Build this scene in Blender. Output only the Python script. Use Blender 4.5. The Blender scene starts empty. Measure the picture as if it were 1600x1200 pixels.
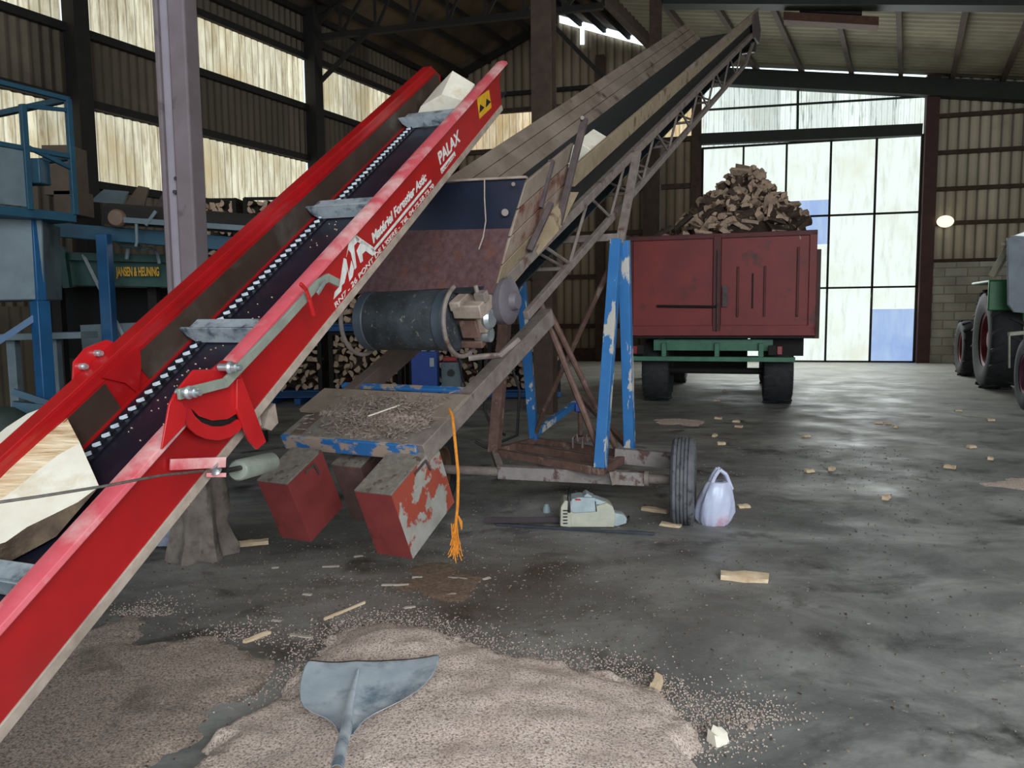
import bpy, bmesh, math, random
from mathutils import Vector as V, Matrix, noise
random.seed(11)
PI = math.pi
COL = bpy.context.scene.collection
sc = bpy.context.scene

# ------------------------------------------------------------------ camera
F_PX, EYE = 1200.0, 1.45
_p, _r = math.radians(5.43), math.radians(0.6)
FW = V((0, math.cos(_p), -math.sin(_p)))
_u0 = V((0, math.sin(_p), math.cos(_p))); _r0 = V((1, 0, 0))
RT = _r0*math.cos(_r) - _u0*math.sin(_r)
UP = _u0*math.cos(_r) + _r0*math.sin(_r)
CAM = V((0, 0, EYE))
cd = bpy.data.cameras.new('camera'); cam = bpy.data.objects.new('camera', cd); COL.objects.link(cam)
cd.sensor_width = 36; cd.lens = 36*F_PX/1600; cd.clip_start = .05; cd.clip_end = 300
M = Matrix((RT, UP, -FW)).transposed().to_4x4(); M.translation = CAM; cam.matrix_world = M
sc.camera = cam

def ray(x, y): return FW + RT*((x-800)/F_PX) + UP*((600-y)/F_PX)
def at(x, y, Y):
    d = ray(x, y); return CAM + d*(Y/d.y)
def fl(x, y, z=0.0):
    d = ray(x, y); return CAM + d*((z-EYE)/d.z)

class Frame:
    """a slanted coordinate frame: s along, u to the right, v up"""
    def __init__(s, O, vp):
        s.O = V(O); s.d = ray(*vp).normalized()
        s.n = V((s.d.y, -s.d.x, 0)).normalized(); s.up = s.n.cross(s.d)
    def __call__(s, a, u, v): return s.O + s.d*a + s.n*u + s.up*v
    def u_hit(s, x, y, u):
        q = ray(x, y); b = s.O + s.n*u - CAM; t = b.dot(s.n)/q.dot(s.n)
        P = CAM + q*t - s.O; return P.dot(s.d), P.dot(s.up)
    def v_hit(s, x, y, v):
        q = ray(x, y); b = s.O + s.up*v - CAM; t = b.dot(s.up)/q.dot(s.up)
        P = CAM + q*t - s.O; return P.dot(s.d), P.dot(s.n)
R = Frame((-0.0704, 4.426, 2.820), (1270, -438))
B = Frame((-0.0454, 4.9723, 2.3009), (1422, -190))
R.O = V((-0.0704, 4.426, 2.820))

# ------------------------------------------------------------------ materials
def lin(h):
    h = h.lstrip('#'); o = []
    for i in (0, 2, 4):
        c = int(h[i:i+2], 16)/255; o.append(c/12.92 if c <= .04045 else ((c+.055)/1.055)**2.4)
    return (*o, 1)
MATS = {}
def pm(name, c1, c2=None, scale=8, rough=.6, metal=0, bump=0, bscale=40, c3=None, s3=3, t3=(.55, .6), st=(1, 1, 1),
       st3=(1, 1, 1), emit=0, rand=0, ramp=(.35, .65), coat=0, trans=0, alpha=1, r3=None, spec=.5):
    m = bpy.data.materials.new(name); m.use_nodes = True; N = m.node_tree.nodes; L = m.node_tree.links
    b = N['Principled BSDF']; tc = N.new('ShaderNodeTexCoord')
    def noi(sc_, stv, det=5):
        mp = N.new('ShaderNodeMapping'); mp.inputs['Scale'].default_value = stv; L.new(tc.outputs['Object'], mp.inputs[0])
        n = N.new('ShaderNodeTexNoise'); n.inputs['Scale'].default_value = sc_; n.inputs['Detail'].default_value = det
        n.inputs['Roughness'].default_value = .62; L.new(mp.outputs[0], n.inputs['Vector']); return n
    def rmp(n, a, c, p0, p1):
        r = N.new('ShaderNodeValToRGB'); L.new(n.outputs['Fac'], r.inputs[0])
        e = r.color_ramp.elements; e[0].position = p0; e[1].position = p1; e[0].color = a; e[1].color = c; return r
    n1 = noi(scale, st); r1 = rmp(n1, lin(c1), lin(c2 or c1), *ramp); out = r1.outputs[0]
    if c3:
        n3 = noi(s3, st3, 8); r3_ = rmp(n3, (0, 0, 0, 1), (1, 1, 1, 1), *t3)
        mx = N.new('ShaderNodeMix'); mx.data_type = 'RGBA'; L.new(r3_.outputs[0], mx.inputs[0]); L.new(out, mx.inputs[6])
        mx.inputs[7].default_value = lin(c3); out = mx.outputs[2]
        if r3 is not None:
            mr = N.new('ShaderNodeMix'); L.new(r3_.outputs[0], mr.inputs[0]); mr.inputs[2].default_value = rough; mr.inputs[3].default_value = r3
            L.new(mr.outputs[0], b.inputs['Roughness'])
    if rand:
        oi = N.new('ShaderNodeObjectInfo'); h = N.new('ShaderNodeHueSaturation'); mr = N.new('ShaderNodeMapRange')
        mr.inputs[3].default_value = 1-rand; mr.inputs[4].default_value = 1+rand
        L.new(oi.outputs['Random'], mr.inputs[0]); L.new(mr.outputs[0], h.inputs['Value']); L.new(out, h.inputs['Color']); out = h.outputs[0]
    L.new(out, b.inputs['Base Color'])
    if r3 is None: b.inputs['Roughness'].default_value = rough
    b.inputs['Metallic'].default_value = metal; b.inputs['Specular IOR Level'].default_value = spec
    b.inputs['Coat Weight'].default_value = coat; b.inputs['Coat Roughness'].default_value = .15
    if trans: b.inputs['Transmission Weight'].default_value = trans
    if alpha < 1: b.inputs['Alpha'].default_value = alpha
    if emit:
        L.new(out, b.inputs['Emission Color']); b.inputs['Emission Strength'].default_value = emit
    if bump:
        nb = noi(bscale, st, 6); bp = N.new('ShaderNodeBump'); bp.inputs['Strength'].default_value = bump; bp.inputs['Distance'].default_value = .01
        L.new(nb.outputs['Fac'], bp.inputs['Height']); L.new(bp.outputs[0], b.inputs['Normal'])
    MATS[name] = m; return m

RED = pm('red_paint', '#a81418', '#8e1214', 3, .32, coat=.25, c3='#7c1a14', s3=9, t3=(.66, .72))
REDLIP = pm('red_lip', '#cc5f68', '#c03a46', 4, .4, c3='#dcb4b0', s3=4, t3=(.48, .66), coat=.2)  # pinkish highlight of the upward-facing lip put into its paler colour
CREAM = pm('cream_flange', '#a8988a', '#86766a', 12, .6, c3='#8a4a40', s3=14, t3=(.66, .7))
WORN = pm('worn_steel', '#3a2a22', '#463830', 4, .5, metal=.1, c3='#5c564e', s3=2.2, t3=(.56, .7))
BELTN = pm('belt_navy', '#12141f', '#1c1b2a', 5, .38, c3='#2c1c26', s3=6, t3=(.5, .7), bump=.15)
CHAIN = pm('chain_glint', '#e4ebf2', '#c2ccd6', 30, .25, metal=.1)  # white glints along the chain put into the link colour
CHAIND = pm('chain_dark', '#14161c', '#23262e', 30, .4, metal=.3)
FLIGHT = pm('flight_steel', '#8a949c', '#a3abae', 20, .42, metal=.15, c3='#4d5660', s3=12, t3=(.5, .62))
SILVER = pm('zinc_bar', '#a5ab9c', '#8f958a', 10, .42, metal=.35)
BOLT = pm('bolt_zinc', '#c9cfcf', '#9aa3a6', 20, .3, metal=.7)
WHITE = pm('white_lettering', '#dcd9d2', '#c4bfb8', 30, .55)
YEL = pm('yellow_sticker', '#d8a41e', '#c08f18', 30, .5)
BLACK = pm('black_paint', '#0c0c0d', '#151516', 20, .5)
NAVY = pm('navy_plate', '#161b2c', '#1c2336', 3, .5, c3='#10131d', s3=2, t3=(.5, .7))
RUST = pm('rusty_plate', '#4a2e2e', '#5f4546', 30, .7, c3='#6b3c28', s3=9, t3=(.55, .75), bump=.3)
RUSTB = pm('rusty_bar', '#5a4238', '#73564c', 14, .7, c3='#958275', s3=8, t3=(.58, .7))
MAUVE = pm('dusty_steel', '#6f625c', '#867a72', 14, .65, c3='#5a3f36', s3=10, t3=(.58, .68))
MAUVED = pm('dark_dusty_steel', '#453838', '#584a49', 14, .65)
PLANK = pm('old_board', '#7a6a5c', '#98887a', 2.5, .8, c3='#564538', s3=4, t3=(.6, .68), st=(1, 1, 1), bump=.3, bscale=20)
PLANKY = pm('yellow_board', '#86735a', '#9c8a70', 6, .8, c3='#5f4a34', s3=6, t3=(.56, .64), bump=.3)
PLANKR = pm('stained_board', '#84675a', '#a09080', 4, .8, c3='#6b3a2c', s3=5, t3=(.5, .6), bump=.3)
BELTG = pm('belt_slate', '#20272b', '#2a3236', 4, .5)
RUBBER = pm('drum_rubber', '#25292c', '#3c4247', 9, .6, c3='#7a7262', s3=48, t3=(.6, .68), bump=.4)
RUBL = pm('drum_lagging', '#3c444c', '#49525a', 8, .45)
TYRE = pm('tyre', '#1c1c1e', '#2a2a2b', 12, .75, bump=.3)
TYREG = pm('dusty_tyre', '#55565a', '#707175', 10, .8, c3='#3a3a3c', s3=20, t3=(.5, .65), bump=.2)
BLUE = pm('chipped_blue', '#2a66a0', '#3272ac', 6, .5, c3='#bab4aa', s3=9, t3=(.56, .58), st3=(1, 1, .35))
BLUED = pm('teal_blue', '#1c4256', '#224e62', 6, .5)
BLUEP = pm('steel_blue_paint', '#1c5480', '#17486f', 6, .42)
BLUEB = pm('box_blue', '#0f3a8c', '#12429a', 6, .45)
PALB = pm('pallet_blue', '#1a4a80', '#21568c', 6, .7)
GREYP = pm('grey_panel', '#5c6a70', '#6c7a80', 4, .6, c3='#4c5656', s3=3, t3=(.55, .7))
CWRED = pm('counterweight_red', '#8a3a38', '#7a302e', 8, .6, c3='#5c2a24', s3=5, t3=(.58, .68))
CWTOP = pm('dusty_top', '#857c72', '#6e645a', 30, .85, c3='#57483c', s3=18, t3=(.6, .66))
CWPEEL = pm('peeling_white_red', '#a6a29a', '#928e86', 10, .7, c3='#9c4432', s3=6, t3=(.5, .53))
CHIPS = pm('wood_chips', '#5a493c', '#a8968a', 60, .9, bump=.6, bscale=90)
SAW = pm('sawdust', '#8e7868', '#f6e0d2', 125, .95, c3='#c4aa9a', s3=6, t3=(.5, .9), bump=1.0, bscale=170, ramp=(.36, .54))
SAWD = pm('dirty_sawdust', '#75645a', '#d8c2b2', 110, .95, c3='#6c6056', s3=3, t3=(.52, .72), bump=1.0, bscale=160, ramp=(.34, .6))
WOODC = pm('fresh_wood', '#c9ae8c', '#ddc8ab', 9, .7, c3='#a98660', s3=4, t3=(.55, .7), st=(1, 1, 6), bump=.3, bscale=20)
WOODW = pm('cut_face_white', '#d9d0bd', '#e8e2d2', 8, .75, c3='#c9b795', s3=5, t3=(.55, .7))
LOGW = pm('split_grain', '#c4a276', '#eddcbc', 5, .75, c3='#a07c52', s3=3, t3=(.55, .66), st=(1.2, 7, 14), st3=(1, 6, 12), bump=.5, bscale=12)
BARK = pm('bark', '#4a3c30', '#6b5a48', 20, .9, bump=.6)
FWOOD = pm('firewood_split', '#a58a76', '#c8ae98', 14, .85, c3='#5c4636', s3=8, t3=(.56, .68), rand=.3)
FEND = pm('firewood_end', '#c0a68e', '#a88e78', 14, .85, rand=.25)
FBARK = pm('firewood_bark', '#3f3128', '#57463a', 18, .9, rand=.3)
TRED = pm('trailer_red', '#82211c', '#701a18', 2, .55, c3='#3e1c18', s3=2.6, t3=(.58, .7), bump=.1)
TREDD = pm('trailer_red_dark', '#5c1a18', '#4a1614', 4, .6)
GREEN = pm('trailer_green', '#3c7458', '#2f604a', 6, .5)
GREENM = pm('machine_green', '#22443e', '#2c5048', 6, .6)
TRG = pm('tractor_green', '#1f6a38', '#185a2e', 5, .45)
RIM = pm('rim_red', '#7a1c22', '#5f161a', 6, .5)
GLASSY = pm('cab_grey', '#8a929c', '#747c88', 4, .4)
CONC = pm('column_paint', '#665a5c', '#71666a', 5, .75, c3='#4c4244', s3=6, t3=(.6, .7))
CONL = pm('column_light', '#857c84', '#8f878e', 5, .7)
DARKST = pm('dark_steel', '#15120f', '#201a16', 6, .8)
BRNST = pm('brown_steel', '#3a2a20', '#4a382c', 6, .8)
CLOTH = pm('dusty_cloth', '#6a5f57', '#857a70', 10, .95, c3='#4c433c', s3=7, t3=(.55, .7), bump=.5)
STEEL = pm('shovel_steel', '#b8c6d0', '#e4ebef', 4, .33, metal=.25, c3='#7e90a0', s3=5, t3=(.48, .66), r3=.25)  # bright reflections on the blade put into its pale and darker tones
CHIPP = pm('dull_chip', '#a3988a', '#bab0a0', 10, .85)
ORG = pm('orange_rope', '#c8741c', '#e0922c', 60, .8)
TWINE = pm('twine', '#a8968a', '#8f8074', 60, .85)
SAWB = pm('saw_cream', '#b9b8a6', '#a6a594', 10, .5)
SAWW = pm('saw_white', '#aab6b8', '#96a2a6', 10, .45)
BAG = pm('plastic_bag', '#b4bcd4', '#c8c6da', 6, .35, c3='#c08a98', s3=4, t3=(.56, .68), coat=.3)
PAPER = pm('paper', '#b8c2d4', '#8e9cb4', 8, .6, c3='#3a5aa0', s3=10, t3=(.6, .66))
CABLE = pm('steel_cable', '#77706a', '#5f5a56', 60, .5, metal=.4)
REDH = pm('bright_red', '#bc1c20', '#a8161a', 6, .35, coat=.3)

def phase(N, L, tc, D, P0, pitch, stops):
    # rib shading of a corrugated sheet put into the colour: darker in the grooves
    sub = N.new('ShaderNodeVectorMath'); sub.operation = 'SUBTRACT'; sub.inputs[1].default_value = P0; L.new(tc.outputs['Object'], sub.inputs[0])
    dt = N.new('ShaderNodeVectorMath'); dt.operation = 'DOT_PRODUCT'; dt.inputs[1].default_value = D; L.new(sub.outputs[0], dt.inputs[0])
    dv = N.new('ShaderNodeMath'); dv.operation = 'DIVIDE'; dv.inputs[1].default_value = pitch; L.new(dt.outputs['Value'], dv.inputs[0])
    fr = N.new('ShaderNodeMath'); fr.operation = 'FRACT'; L.new(dv.outputs[0], fr.inputs[0])
    r = N.new('ShaderNodeValToRGB'); L.new(fr.outputs[0], r.inputs[0]); e = r.color_ramp.elements
    e[0].position, e[0].color = stops[0][0], (*[stops[0][1]]*3, 1); e[1].position, e[1].color = stops[-1][0], (*[stops[-1][1]]*3, 1)
    for q, c in stops[1:-1]: k = e.new(q); k.color = (c, c, c, 1)
    # per-sheet variation
    d2 = N.new('ShaderNodeMath'); d2.operation = 'DIVIDE'; d2.inputs[1].default_value = pitch*5.5; L.new(dt.outputs['Value'], d2.inputs[0])
    f2 = N.new('ShaderNodeMath'); f2.operation = 'FLOOR'; L.new(d2.outputs[0], f2.inputs[0])
    wn = N.new('ShaderNodeTexWhiteNoise'); wn.noise_dimensions = '1D'; L.new(f2.outputs[0], wn.inputs['W'])
    return r.outputs[0], wn.outputs['Value']
G0_, g_, A_ = (-1.84, 23.2, 0), (.9675, -.253, 0), (-.457, -.889, 0)
def ribbed(name, c1, c2, D, pitch, lo=.45):
    m = pm(name, c1, c2, .8, .9, c3=c1, s3=.9, t3=(.5, .65), st=(1, 1, .3)); N = m.node_tree.nodes; L = m.node_tree.links; b = N['Principled BSDF']
    tc = N.new('ShaderNodeTexCoord'); ph, wn = phase(N, L, tc, D, G0_, pitch, [(0, 1), (.3, 1), (.5, lo), (.7, 1)])
    src = b.inputs['Base Color'].links[0].from_socket
    x = N.new('ShaderNodeMix'); x.data_type = 'RGBA'; x.blend_type = 'MULTIPLY'; x.inputs[0].default_value = 1; L.new(src, x.inputs[6]); L.new(ph, x.inputs[7])
    h = N.new('ShaderNodeHueSaturation'); mr = N.new('ShaderNodeMapRange'); mr.inputs[3].default_value = .75; mr.inputs[4].default_value = 1.2
    L.new(wn, mr.inputs[0]); L.new(mr.outputs[0], h.inputs['Value']); L.new(x.outputs[2], h.inputs['Color']); L.new(h.outputs[0], b.inputs['Base Color']); return m
def streak(name, base, dirt, dirt2, strength, sx=1.0, D=None, pitch=.17, lo=.35, ramp=(.42, .7)):
    """translucent daylight sheet, dirty, glowing from the daylight outside"""
    m = bpy.data.materials.new(name); m.use_nodes = True; N = m.node_tree.nodes; L = m.node_tree.links
    b = N['Principled BSDF']; tc = N.new('ShaderNodeTexCoord'); mp = N.new('ShaderNodeMapping')
    mp.inputs['Scale'].default_value = (sx, sx, .16); L.new(tc.outputs['Object'], mp.inputs[0])
    n = N.new('ShaderNodeTexNoise'); n.inputs['Scale'].default_value = 7; n.inputs['Detail'].default_value = 7; n.inputs['Roughness'].default_value = .7
    L.new(mp.outputs[0], n.inputs['Vector'])
    r = N.new('ShaderNodeValToRGB'); L.new(n.outputs['Fac'], r.inputs[0]); e = r.color_ramp.elements
    e[0].position = ramp[0]; e[1].position = ramp[1]; e[0].color = lin(base); e[1].color = lin(dirt)
    n2 = N.new('ShaderNodeTexNoise'); n2.inputs['Scale'].default_value = 1.1; n2.inputs['Detail'].default_value = 6; L.new(tc.outputs['Object'], n2.inputs['Vector'])
    r2 = N.new('ShaderNodeValToRGB'); L.new(n2.outputs['Fac'], r2.inputs[0]); r2.color_ramp.elements[0].position = .5; r2.color_ramp.elements[1].position = .75
    mx = N.new('ShaderNodeMix'); mx.data_type = 'RGBA'; L.new(r2.outputs[0], mx.inputs[0]); L.new(r.outputs[0], mx.inputs[6]); mx.inputs[7].default_value = lin(dirt2)
    out = mx.outputs[2]
    if D:
        ph, wn = phase(N, L, tc, D, G0_, pitch, [(0, .95), (.36, 1), (.5, lo), (.62, 1), (1, .9)])
        x = N.new('ShaderNodeMix'); x.data_type = 'RGBA'; x.blend_type = 'MULTIPLY'; x.inputs[0].default_value = 1; L.new(out, x.inputs[6]); L.new(ph, x.inputs[7])
        h = N.new('ShaderNodeHueSaturation'); mr = N.new('ShaderNodeMapRange'); mr.inputs[3].default_value = .72; mr.inputs[4].default_value = 1.12
        L.new(wn, mr.inputs[0]); L.new(mr.outputs[0], h.inputs['Value']); L.new(x.outputs[2], h.inputs['Color']); out = h.outputs[0]
    L.new(out, b.inputs['Emission Color']); b.inputs['Emission Strength'].default_value = strength
    b.inputs['Base Color'].default_value = (.05, .045, .035, 1); b.inputs['Roughness'].default_value = .6
    MATS[name] = m; return m
SKYL = streak('sidewall_daylight_sheet', '#ecead0', '#8a7650', '#c6b890', 1.05, D=A_, pitch=.17, lo=.38, sx=1.6)
SKYG = streak('gable_daylight_sheet', '#f0e2c0', '#b08a50', '#e0c890', 1.0, D=g_, pitch=.2, lo=.45)
DOORW = streak('door_daylight_pane', '#f0fdf8', '#c8d2c4', '#e2ead8', 1.02, ramp=(.5, .8))
DOORT = streak('door_top_daylight_sheet', '#eefcf8', '#6f786c', '#d4dcc8', 1.05, sx=1.8, ramp=(.52, .7), D=g_, pitch=.13, lo=.6)
DOORB = streak('door_blue_pane', '#a9c6f4', '#bcd4f6', '#8fb0ea', .9)
SLIT = streak('roof_gap_daylight', '#dff4ff', '#dff4ff', '#dff4ff', 2.5)
SHEET = ribbed('dark_wall_sheet', '#5a4f42', '#6c6050', A_, .17, .6)
SHEETG = ribbed('gable_wall_sheet', '#8a7a66', '#9e8c74', g_, .24, .3)
SHEETR = ribbed('tan_wall_sheet', '#b0a48e', '#c8bca6', g_, .24, .2)
ROOFD = pm('dark_roof_sheet', '#5c4a38', '#6e5a46', .9, .95, c3='#44372a', s3=.6, t3=(.45, .6))
ROOFL = pm('pale_roof_sheet', '#837c68', '#978f7a', .7, .9, c3='#6c6452', s3=.5, t3=(.5, .7))

def floor_mat():
    m = bpy.data.materials.new('stained_concrete'); m.use_nodes = True; N = m.node_tree.nodes; L = m.node_tree.links
    b = N['Principled BSDF']; tc = N.new('ShaderNodeTexCoord')
    def no(s, d=8, r=.65, dist=0, st=(1, 1, 1)):
        mp = N.new('ShaderNodeMapping'); mp.inputs['Scale'].default_value = st; L.new(tc.outputs['Object'], mp.inputs[0])
        n = N.new('ShaderNodeTexNoise'); n.inputs['Scale'].default_value = s; n.inputs['Detail'].default_value = d
        n.inputs['Roughness'].default_value = r; n.inputs['Distortion'].default_value = dist; L.new(mp.outputs[0], n.inputs['Vector']); return n
    def ramp(n, pts):
        r = N.new('ShaderNodeValToRGB'); L.new(n.outputs[0], r.inputs[0]); e = r.color_ramp.elements
        e[0].position, e[0].color = pts[0][0], lin(pts[0][1]); e[1].position, e[1].color = pts[-1][0], lin(pts[-1][1])
        for q, c in pts[1:-1]: k = e.new(q); k.color = lin(c)
        return r
    def mix(f, a, c):
        x = N.new('ShaderNodeMix'); x.data_type = 'RGBA'; L.new(f, x.inputs[0]); L.new(a, x.inputs[6])
        if isinstance(c, str): x.inputs[7].default_value = lin(c)
        else: L.new(c, x.inputs[7])
        return x.outputs[2]
    base = ramp(no(.8, 9, .7, .6, (1, 1.8, 1)), [(.3, '#4e4f4d'), (.47, '#757572'), (.66, '#a6a5a0')]).outputs[0]
    oil = ramp(no(1.9, 6, .6, .4), [(.54, '#000000'), (.66, '#ffffff')]).outputs[0]; base = mix(oil, base, '#3a3a38')
    sp = ramp(no(26, 4, .6), [(.66, '#000000'), (.72, '#ffffff')]).outputs[0]; base = mix(sp, base, '#a0978a')
    sp2 = ramp(no(60, 3, .6), [(.62, '#000000'), (.72, '#ffffff')])
    base = mix(sp2.outputs[0], base, '#958c80')
    # paler towards the big door, browner under the conveyor
    sep = N.new('ShaderNodeSeparateXYZ'); L.new(tc.outputs['Object'], sep.inputs[0])
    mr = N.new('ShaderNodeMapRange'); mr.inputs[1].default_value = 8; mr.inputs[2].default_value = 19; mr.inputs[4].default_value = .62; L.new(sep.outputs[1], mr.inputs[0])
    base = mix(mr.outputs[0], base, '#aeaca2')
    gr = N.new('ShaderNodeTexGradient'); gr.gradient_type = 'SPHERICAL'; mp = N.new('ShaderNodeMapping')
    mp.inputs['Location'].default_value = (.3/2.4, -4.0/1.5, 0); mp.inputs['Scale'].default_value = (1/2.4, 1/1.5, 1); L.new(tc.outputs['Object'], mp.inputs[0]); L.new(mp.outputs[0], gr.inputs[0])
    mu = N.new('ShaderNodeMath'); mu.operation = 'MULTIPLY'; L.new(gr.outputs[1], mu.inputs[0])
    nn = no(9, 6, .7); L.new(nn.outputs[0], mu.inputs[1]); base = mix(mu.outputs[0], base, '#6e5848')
    L.new(base, b.inputs['Base Color'])
    rr = N.new('ShaderNodeMapRange'); L.new(no(1.4, 6).outputs[0], rr.inputs[0]); rr.inputs[1].default_value = .3; rr.inputs[2].default_value = .7
    rr.inputs[3].default_value = .36; rr.inputs[4].default_value = .8; L.new(rr.outputs[0], b.inputs['Roughness'])
    bp = N.new('ShaderNodeBump'); bp.inputs['Strength'].default_value = .35; bp.inputs['Distance'].default_value = .012
    L.new(no(30, 8, .7).outputs[0], bp.inputs['Height']); L.new(bp.outputs[0], b.inputs['Normal'])
    return m
FLOOR = floor_mat()

def block_mat():
    m = bpy.data.materials.new('breeze_block'); m.use_nodes = True; N = m.node_tree.nodes; L = m.node_tree.links
    b = N['Principled BSDF']; tc = N.new('ShaderNodeTexCoord'); mp = N.new('ShaderNodeMapping'); mp.inputs['Rotation'].default_value = (PI/2, 0, 0)
    L.new(tc.outputs['Object'], mp.inputs[0]); k = N.new('ShaderNodeTexBrick'); L.new(mp.outputs[0], k.inputs[0])
    k.inputs['Color1'].default_value = lin('#d8d2c4'); k.inputs['Color2'].default_value = lin('#bab4a4'); k.inputs['Mortar'].default_value = lin('#a29c8c')
    k.inputs['Scale'].default_value = 1; k.inputs['Brick Width'].default_value = .5; k.inputs['Row Height'].default_value = .22; k.inputs['Mortar Size'].default_value = .015
    n = N.new('ShaderNodeTexNoise'); n.inputs['Scale'].default_value = 2; n.inputs['Detail'].default_value = 8; L.new(tc.outputs['Object'], n.inputs['Vector'])
    x = N.new('ShaderNodeMix'); x.data_type = 'RGBA'; x.blend_type = 'MULTIPLY'; x.inputs[0].default_value = .7
    L.new(k.outputs[0], x.inputs[6]); L.new(n.outputs['Fac'], x.inputs[7]); L.new(x.outputs[2], b.inputs['Base Color']); b.inputs['Roughness'].default_value = .95
    return m
BLOCK = block_mat()

# ------------------------------------------------------------------ mesh helpers
class MB:
    def __init__(s): s.v = []; s.f = []; s.sm = []; s.mi = []
    def add(s, vs, fs, smooth=False, mi=0):
        o = len(s.v); s.v += [V(p) for p in vs]
        for f in fs: s.f.append([o+i for i in f]); s.sm.append(smooth); s.mi.append(mi)
        return s
    def hexa(s, p, mi=0):  # 8 points: bottom 4, top 4
        return s.add(p, [(0, 3, 2, 1), (4, 5, 6, 7), (0, 1, 5, 4), (1, 2, 6, 5), (2, 3, 7, 6), (3, 0, 4, 7)], mi=mi)
    def box(s, c, size, ax=None, mi=0):
        c = V(c); X, Y, Z = ax or (V((1, 0, 0)), V((0, 1, 0)), V((0, 0, 1))); a, b, d = size[0]/2, size[1]/2, size[2]/2
        return s.hexa([c+X*x*a+Y*y*b+Z*z*d for z in (-1, 1) for x, y in ((-1, -1), (1, -1), (1, 1), (-1, 1))], mi)
    def bar(s, p0, p1, w, h, up=(0, 0, 1), mi=0):
        p0, p1 = V(p0), V(p1); D = (p1-p0); L = D.length; D = D/L; S = D.cross(V(up))
        if S.length < 1e-4: S = D.cross(V((1, 0, 0)))
        S.normalize(); U = S.cross(D); return s.box((p0+p1)/2, (w, L, h), (S, D, U), mi)
    def tube(s, pts, r, seg=8, cap=True, mi=0):
        pts = [V(p) for p in pts]; n = len(pts); rs = r if isinstance(r, (list, tuple)) else [r]*n; vs = []
        ref = None
        for i in range(n):
            t = (pts[min(i+1, n-1)]-pts[max(i-1, 0)]).normalized()
            if ref is None: ref = t.orthogonal().normalized()
            a = (ref - t*ref.dot(t)).normalized(); ref = a; b = t.cross(a)
            for k in range(seg):
                q = 2*PI*k/seg; vs.append(pts[i] + (a*math.cos(q)+b*math.sin(q))*rs[i])
        fs = [(i*seg+k, i*seg+(k+1) % seg, (i+1)*seg+(k+1) % seg, (i+1)*seg+k) for i in range(n-1) for k in range(seg)]
        s.add(vs, fs, True, mi)
        if cap:
            o = len(s.v)-len(vs)
            s.f.append([o+k for k in range(seg)][::-1]); s.sm.append(False); s.mi.append(mi)
            s.f.append([o+(n-1)*seg+k for k in range(seg)]); s.sm.append(False); s.mi.append(mi)
        return s
    def lathe(s, c, ax, prof, seg=32, mi=0, closed=False):
        """prof: list of (along axis, radius)"""
        c = V(c); ax = V(ax).normalized(); a = ax.orthogonal().normalized(); b = ax.cross(a); vs = []
        for h, r in prof:
            for k in range(seg):
                q = 2*PI*k/seg; vs.append(c+ax*h+(a*math.cos(q)+b*math.sin(q))*r)
        m = len(prof); rng = range(m) if closed else range(m-1)
        return s.add(vs, [(i*seg+k, i*seg+(k+1) % seg, ((i+1) % m)*seg+(k+1) % seg, ((i+1) % m)*seg+k) for i in rng for k in range(seg)], True, mi)
    def prism(s, poly, ext, mi=0):
        n = len(poly); p = [V(q) for q in poly]; e = V(ext)
        return s.add(p+[q+e for q in p], [tuple(range(n))[::-1], tuple(range(n, 2*n))]+[(i, (i+1) % n, n+(i+1) % n, n+i) for i in range(n)], mi=mi)
    def ball(s, c, r, seg=10, sc_=(1, 1, 1), jit=0, mi=0):
        c = V(c); prof = []; vs = []
        for i in range(1, seg):
            t = PI*i/seg
            for k in range(seg*2):
                q = PI*k/seg; d = V((math.sin(t)*math.cos(q), math.sin(t)*math.sin(q), math.cos(t)))
                j = 1+jit*noise.noise(d*2.3+c*7); vs.append(c+V((d.x*sc_[0], d.y*sc_[1], d.z*sc_[2]))*r*j)
        w = seg*2; fs = [(i*w+k, (i+1)*w+k, (i+1)*w+(k+1) % w, i*w+(k+1) % w) for i in range(seg-2) for k in range(w)]
        vs += [c+V((0, 0, r*sc_[2])), c-V((0, 0, r*sc_[2]))]; T = len(vs)-2
        fs += [(T, k, (k+1) % w) for k in range(w)] + [(T+1, (seg-2)*w+(k+1) % w, (seg-2)*w+k) for k in range(w)]
        return s.add(vs, fs, True, mi)
    def build(s, name, mat, parent=None, bevel=0, loc=None, fix=True):
        me = bpy.data.meshes.new(name); o = bpy.data.objects.new(name, me); COL.objects.link(o)
        off = V((0, 0, 0))
        if parent is not None:
            o.parent = parent; q = parent
            while q is not None: off = off + q.location; q = q.parent
        elif loc is not None:
            o.location = loc; off = V(loc)
        me.from_pydata([tuple(p-off) for p in s.v], [], s.f)
        for m in (mat if isinstance(mat, (list, tuple)) else [mat]): me.materials.append(m)
        me.polygons.foreach_set('use_smooth', s.sm); me.polygons.foreach_set('material_index', s.mi)
        if fix:
            bm = bmesh.new(); bm.from_mesh(me); bmesh.ops.recalc_face_normals(bm, faces=bm.faces); bm.to_mesh(me); bm.free()
        me.set_sharp_from_angle(angle=math.radians(42)); me.update()
        if bevel:
            md = o.modifiers.new('bevel', 'BEVEL'); md.width = bevel; md.segments = 2; md.limit_method = 'ANGLE'
        return o

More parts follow.
